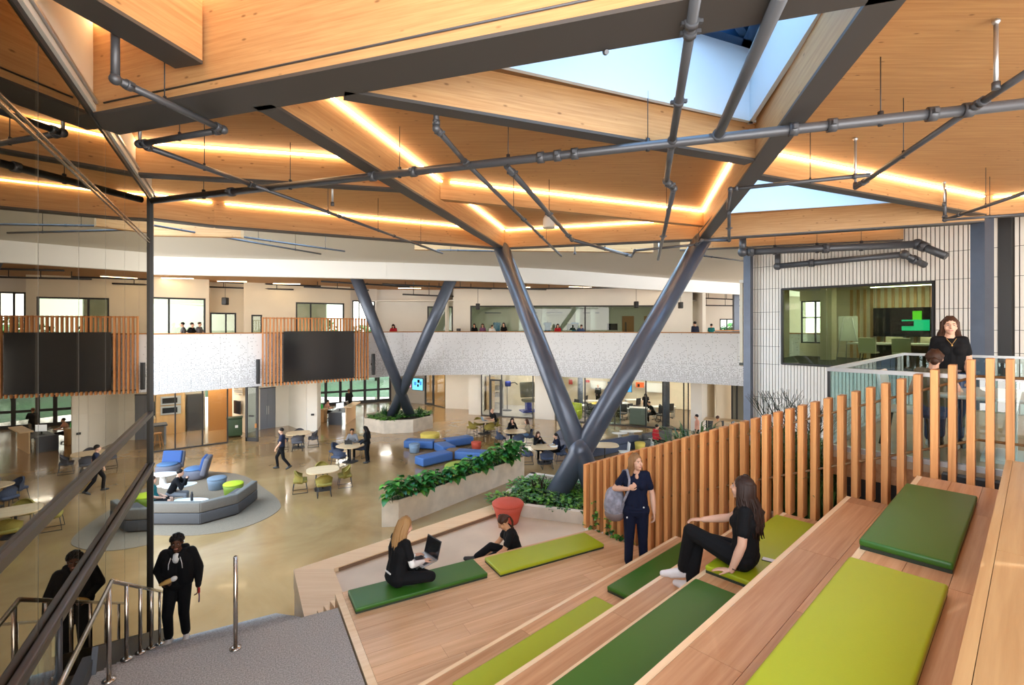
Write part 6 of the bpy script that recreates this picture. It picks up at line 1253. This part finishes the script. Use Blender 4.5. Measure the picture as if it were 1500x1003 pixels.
# woman sitting on the pit floor
ps = pose(pel=V((0, 0, .11)), neck=V((0, .14, .575)), head=V((0, .23, .69)), face=V((.05, .75, -.6)), R=dict(sh=V((.16, .13, .54)), el=V((.20, .25, .32)), wr=V((.12, .45, .16)), hd=V((-.1, .8, -.5)), pn=V((0, 0, -1)), curl=.5, hip=V((.08, .02, .10)), kn=V((.12, .42, .26)), an=V((.10, .70, .09)), toe=V((.11, .84, .10))), L=dict(sh=V((-.16, .13, .54)), el=V((-.20, .25, .32)), wr=V((-.12, .42, .18)), hd=V((.1, .8, -.5)), pn=V((0, 0, -1)), curl=.5, hip=V((-.08, .02, .10)), kn=V((-.14, .40, .22)), an=V((-.08, .60, .09)), toe=V((-.08, .74, .10))))
c = aty(747, 800, 8.02); person('dark haired woman in black sitting on the floor of the sunken area', (c.x+.12, c.y, 2.235), 1.75, ps, 'skin_tan', 'cloth_black', 'cloth_black', 'shoe_black', 'hair_brown', 'pony', 1.70, True, True, strand_l=.22)
# standing woman with backpack
ps = pose(face=V((-.72, 1, .12)), R=dict(el=(.30, -.05, 1.17), wr=(.13, .17, 1.24), hd=V((-.75, .2, .55)), pn=V((0, -1, 0)), curl=1.0, kn=(.10, .03, .49), an=(.11, .0, .085)), L=dict(el=(-.235, -.01, 1.12), wr=(-.25, .05, .87), an=(-.11, .0, .085)))
sw = person('woman in navy scrubs standing with a grey backpack on one shoulder', (1.78, 7.06, Z1), PI-.10, ps, 'skin_light', 'cloth_navy', 'cloth_navy', 'shoe_black', 'hair_lightbrown', 'long', 1.67, True, True, strand_l=.19, leg='baggy', extra=[('c', (-.085, 0, .88), (.085, 0, .88), .118, .118, 'cloth_navy'), ('e', (0, .085, 1.40), (.025, .025, .045), Matrix.Identity(3), 'skin_light')])
bp_ = thing('backpack', 'grey rumpled backpack hanging from the standing woman shoulder', 'backpack', sw.location, PI-.10)
mb('bag_grey', True).ell((.29, -.08, .90), (.16, .14, .22), None, 18, 12).ell((.29, -.11, 1.0), (.14, .13, .16), None, 16, 10).ell((.25, -.02, .95), (.10, .10, .16), None, 12, 8).ell((.36, -.06, .92), (.09, .10, .15), None, 12, 8).build('body', bp_); mb('bag_base').ell((.29, -.08, .78), (.150, .130, .115), None, 18, 10).build('base', bp_)
mb('bag_grey').tube([(.25, -.09, 1.12), (.17, -.08, 1.40), (.13, .04, 1.45), (.11, .13, 1.34), (.12, .15, 1.2), (.18, .09, 1.02), (.24, .02, .85)], .018, 6).build('strap', bp_)
mb('cloth_white').ell((-.09, .135, .97), (.012, .006, .012)).build('badge', sw); mb('cloth_white').ell((.14, .09, .80), (.010, .006, .014)).build('badge', sw)
# seated woman with crossed legs
cz = ZT[4]+.072; dz = ZT[3]-cz
ps = pose(pel=V((0, 0, .12)), neck=V((0, -.03, .60)), head=V((0, .02, .75)), face=V((.06, 1, .06)), R=dict(sh=V((.16, -.02, .565)), el=V((.22, .20, .36)), wr=V((.06, .42, .325)), hd=V((-.35, .9, -.12)), pn=V((0, -.15, -1)), curl=.3, hip=V((.09, .02, .10)), kn=V((.05, .47, .13)), an=V((.0, .52, dz+.10)), toe=V((.03, .70, dz+.045))), L=dict(sh=V((-.16, -.05, .565)), el=V((-.225, -.05, .30)), wr=V((-.26, .03, .055)), hd=V((-.15, .9, -.12)), pn=V((0, -.1, -1)), curl=.15, hip=V((-.09, .02, .10)), kn=V((-.06, .50, .22)), an=V((.02, .62, dz+.20)), toe=V((-.02, .82, dz+.12))))
c = fa(4.80, 1.90, cz); cw = person('woman with long dark wavy hair in black sitting with crossed legs', c, ANG_A+.06, ps, 'skin_light', 'cloth_black', 'cloth_black', 'shoe_white', 'hair_darkbrown', 'wavy', 1.70, True, True, strand_l=.36, leg='baggy')
mb('hair_black').tube([(-.262+.032*math.cos(a), -.01+.03*math.sin(a), .085) for a in (k*PI/5 for k in range(11))], .004, 5).build('bracelet', cw)
# two women on the platform
ps = pose(face=V((.05, 1, -.04)), R=dict(sh=(.15, -.01, 1.39), el=(.185, .02, 1.13), wr=(.16, .20, .94), hd=V((-.1, .7, -.5))), L=dict(sh=(-.15, -.01, 1.39), el=(-.185, .02, 1.13), wr=(-.16, .18, .92), hd=V((.1, .7, -.5))))
c = aty(1391, 478, 6.35); pw = person('smiling woman in black t-shirt and dark jeans standing on the platform', (c.x, c.y, ZP), PI-.55, ps, 'skin_light', 'cloth_black', 'cloth_denim', 'shoe_black', 'hair_brown', 'long', 1.66, True, True, strand_l=.18)
mb('bread').tube([(-.05, .10, 1.42), (0, .135, 1.34), (.05, .10, 1.42)], .003, 4).ell((0, .14, 1.33), (.008, .005, .012)).build('necklace', pw); mb('bag_base').tube([(.13*math.cos(a), .12*math.sin(a), 1.0) for a in (k*PI/8 for k in range(17))], .016, 6).build('belt', pw)
ps = sit(.46, .10, 'table'); ps['face'] = V((-.2, 1, .25)); 
c = aty(1366, 560, 5.95); person('woman in olive sleeveless top and jeans seated at the white platform table', (c.x-.02, c.y, ZP), -.95, ps, 'skin_light', 'cloth_olive', 'cloth_denim', 'shoe_white', 'hair_brown', 'bun', 1.62, True, True, bare=True)
# ---- people further away
def far(label, px_, py_, yaw, ps, skin, top, bot, hair, hs='short', h=1.7, z=0, **kw): c = atz(px_, py_, z); return person(label, c, yaw, ps, skin, top, bot, kw.pop('shoe', 'shoe_black'), hair, hs, h, False, **kw)
def seated(label, tc, ang, r_, ps, *a, **kw): x, y = tc.x+math.cos(ang)*r_, tc.y+math.sin(ang)*r_; return person(label, (x, y, 0), ang+PI/2, ps, *a, **kw)
far('man in navy t-shirt and dark trousers walking across the floor', 413, 688, PI*.62, WALK, 'skin_light', 'cloth_darknavy', 'cloth_black', 'hair_black', 'short', 1.78)
st_ = sit(.46, .12, 'table'); sl = sit(.46, .04, 'lap'); sc_ = sit(.46, .14, 'chin')
c = atz(243, 733, .4); person('man in black sweater leaning on his hand at the laptop table', (c.x, c.y+.2, .0), -1.2, sit(.44, .22, 'chin'), 'skin_light', 'cloth_black', 'cloth_grey', 'shoe_black', 'hair_black', 'short', 1.75, False, sleeve='long')
c = atz(224, 742, .4); person('person in teal top and dark shorts lounging on the curved sofa', (c.x-.15, c.y+.25, 0), -1.2, sit(.40, -.08, 'lap'), 'skin_light', 'cloth_teal', 'cloth_black', 'shoe_white', 'hair_brown', 'short', 1.75, False, leg='shorts')
seated('man in grey jacket and black hat seated at a tablet', TC, 1.75, .80, st_, 'skin_mid', 'cloth_grey', 'cloth_black', 'shoe_black', 'hair_black', 'curly', 1.75, False, sleeve='long'); far('woman in black standing at the table beside the seated man', 538, 678, PI*.45, pose(neck=V((0, .05, 1.42)), head=V((0, .10, 1.56)), face=V((0, 1, -.5)), R=dict(wr=(.2, .2, .92)), L=dict(wr=(-.2, .22, .92))), 'skin_tan', 'cloth_black', 'cloth_black', 'hair_black', 'long', 1.66, female=True, sleeve='long', strand_l=.25)
laptop('dark tablet on the table of the seated man in grey', (TC.x-.15, TC.y+.25, .74), PI+1.75-PI/2+PI*0, 2.0, lid='steel_dark')
seated('bald man in dark shirt working at a light blue laptop', TD, .5, .70, st_, 'skin_light', 'cloth_black', 'cloth_khaki', 'shoe_black', 'hair_grey', 'bald', 1.78, False); laptop('light blue laptop at the bald man table', (TD.x+.05, TD.y, .74), .5+PI/2+PI*0, 1.9, 'tv_cyan', 'silver', 'tv_cyan' if False else 'uph_steelblue')
seated('dark haired woman in black leaning over the cafe table', TE, .25+PI/2, .72, sc_, 'skin_light', 'cloth_black', 'cloth_black', 'shoe_black', 'hair_black', 'long', 1.66, False, female=True, sleeve='long', strand_l=.2); seated('long haired woman in khaki top and light jeans sitting sideways', TE, .25, .72, sl, 'skin_light', 'cloth_khaki', 'cloth_lightdenim', 'shoe_white', 'hair_brown', 'long', 1.68, False, female=True, sleeve='long', strand_l=.35)
seated('brown haired woman in black listening at the round table', TF, .1+PI/2+.35, .74, sc_, 'skin_light', 'cloth_black', 'cloth_black', 'shoe_black', 'hair_brown', 'long', 1.66, False, female=True, sleeve='long', strand_l=.18); seated('woman in navy with white sleeve talking across the round table', TF, .1+.2, .72, st_, 'skin_light', 'cloth_navy', 'cloth_black', 'shoe_black', 'hair_black', 'pony', 1.66, False, female=True, sleeve='under', tops2='cloth_white', strand_l=.3)
person('person in salmon top seated at the reception desk', (c2.x, c2.y, 0), -PI/2, sit(.47, .1, 'table'), 'skin_light', 'cloth_salmon', 'cloth_black', 'shoe_black', 'hair_black', 'short', 1.68); far('visitor in black with red collar standing at the reception', 511, 606, .5, pose(R=dict(el=(.26, .05, 1.15), wr=(.1, .25, 1.15))), 'skin_mid', 'cloth_black', 'cloth_black', 'hair_brown', 'short', 1.74, sleeve='long')
c = atz(960, 648, .45); person('person in red jacket sitting on the dark sofa', (c.x, c.y, 0), -1.3, sl, 'skin_light', 'cloth_red', 'cloth_black', 'shoe_black', 'hair_black', 'short', 1.72, False, sleeve='long')
def room_person(label, px_, Y, yaw, ps, *a, **kw): c = room_pt(px_, Y); return person(label, c, yaw, ps, *a, **kw)
room_person('bald instructor in black jacket standing at the back of the classroom', 876, 37.0, PI, pose(R=dict(wr=(.12, .25, 1.02)), L=dict(wr=(-.12, .25, 1.02))), 'skin_light', 'cloth_black', 'cloth_black', 'shoe_black', 'hair_grey', 'bald', 1.75, False, sleeve='long'); room_person('dark haired woman in black leaning over a classroom desk', 946, 33.2, PI*.9, pose(neck=V((0, .16, 1.38)), head=V((0, .26, 1.50)), face=V((0, .8, -.5)), R=dict(sh=V((.17, .14, 1.35)), el=V((.22, .26, 1.1)), wr=V((.18, .42, .95))), L=dict(sh=V((-.17, .14, 1.35)), el=V((-.22, .26, 1.1)), wr=V((-.18, .42, .95)))), 'skin_light', 'cloth_black', 'cloth_black', 'shoe_black', 'hair_black', 'long', 1.68, False, female=True, strand_l=.2)
room_person('student in black bent over a classroom desk near the glass', 958, 31.2, PI*.55, sit(.48, .28, 'table'), 'skin_light', 'cloth_black', 'cloth_black', 'shoe_white', 'hair_black', 'short', 1.72)
c = room_pt(1021, 24.6); person('person in salmon shirt behind the grasses at the white pier', c, PI*.4, pose(), 'skin_light', 'cloth_salmon', 'cloth_black', 'shoe_white', 'hair_black', 'short', 1.70); c = room_pt(1051, 24.2); person('person in beige jacket behind the grasses by the high table', c, -PI*.3, pose(), 'skin_tan', 'cloth_beige', 'cloth_beige', 'shoe_white', 'hair_brown', 'short', 1.70, False, sleeve='long')
# gallery visitors
def up_p(label, px_, Y, yaw, ps, *a, **kw): x, y = U(px_, Y); return person(label, (x, y, 4.65), yaw, ps, *a, **kw)
lean_ = pose(neck=V((0, .10, 1.41)), head=V((0, .18, 1.54)), face=V((0, .8, -.4)), R=dict(sh=V((.17, .09, 1.37)), el=V((.24, .2, 1.12)), wr=V((.1, .38, 1.12))), L=dict(sh=V((-.17, .09, 1.37)), el=V((-.24, .2, 1.12)), wr=V((-.1, .38, 1.12))))
up_p('person in grey walking along the gallery past the wide window', 268, 24.9, PI/2+.4, WALK, 'skin_light', 'cloth_grey', 'cloth_black', 'shoe_black', 'hair_black', 'short', 1.66); up_p('person in black walking close beside a friend on the gallery', 281, 24.9, -PI/2, WALK, 'skin_light', 'cloth_black', 'cloth_black', 'shoe_black', 'hair_darkbrown', 'short', 1.64); up_p('person in dark top with brown hair at the right of the gallery pair', 292, 25.9, -PI/2, WALK, 'skin_light', 'cloth_cgrey' if False else 'cloth_grey', 'cloth_black', 'shoe_black', 'hair_brown', 'short', 1.68)
up_p('dark haired woman in red standing alone at the balcony rail', 577, 30.6, PI, lean_, 'skin_light', 'cloth_red', 'cloth_black', 'shoe_black', 'hair_black', 'long', 1.62, female=True, strand_l=.25)
for i, (px_, lab, top_, hair_, st2, hgt) in enumerate(((695, 'long haired person in black at the gallery rail, end of the row of four', 'cloth_black', 'hair_black', 'long', 1.62), (707, 'person in purple top at the gallery rail', 'cloth_purple', 'hair_darkbrown', 'long', 1.62), (720, 'person in pale top bending at the gallery rail', 'cloth_white', 'hair_brown', 'short', 1.58), (738, 'long haired person in black cape at the gallery rail', 'cloth_black', 'hair_black', 'long', 1.68), (817, 'long haired person in red at the gallery rail between the column arms', 'cloth_red', 'hair_black', 'long', 1.6), (850, 'person in denim with brown hair leaning on the gallery rail', 'cloth_denim', 'hair_brown', 'short', 1.6))):
    up_p(lab, px_, 31.6 if px_ < 800 else 30.6, PI+.3*(i % 3-1), lean_ if i in (2, 5) else pose(), 'skin_light', top_, 'cloth_black', 'shoe_black', hair_, st2, hgt, female=True, strand_l=.22)
up_p('person in navy sweater standing at the right end of the gallery', 1018, 28.0, 0.2, pose(), 'skin_light', 'cloth_darknavy', 'cloth_black', 'shoe_black', 'hair_black', 'curly', 1.72, sleeve='long'); up_p('person in teal scrubs near the upper reception counter', 1042, 31.5, -.6, pose(), 'skin_light', 'cloth_teal', 'cloth_teal', 'shoe_black', 'hair_black', 'short', 1.62)
# blue scrubs hanging in the gallery room
for i, px_ in enumerate((728, 802, 842)): c = U(px_, 38.0); e = thing('hanging_scrubs', 'blue scrubs hanging on a stand in the gallery room', 'clothes', (*c, 4.65), 0, 'hanging blue scrubs'); mb('scrub_blue').rbox((0, 0, 1.3), (.45, .15, .9), .06).rbox((0, 0, 1.65), (.6, .12, .2), .05).build('tunic', e); mb('steel_dark').cyl((0, 0, 0), (0, 0, 1.85), .02, n=6).build('stand', e)
for i, px_ in enumerate((838, 897)): c = U(px_, 36.0); e = thing('workstation', 'black monitor workstation in the gallery room', 'desk', (*c, 4.65), 0, 'gallery workstations'); boxo('desk_top', (1.1, .6, .05), (0, 0, 1.05), 'black_plastic', e); boxo('monitor', (.75, .05, .48), (0, 0, 1.42), 'screen_black', e); boxo('leg', (.08, .5, 1.03), (-.45, 0, .515), 'black_plastic', e); boxo('leg', (.08, .5, 1.03), (.45, 0, .515), 'black_plastic', e)
finish_people()
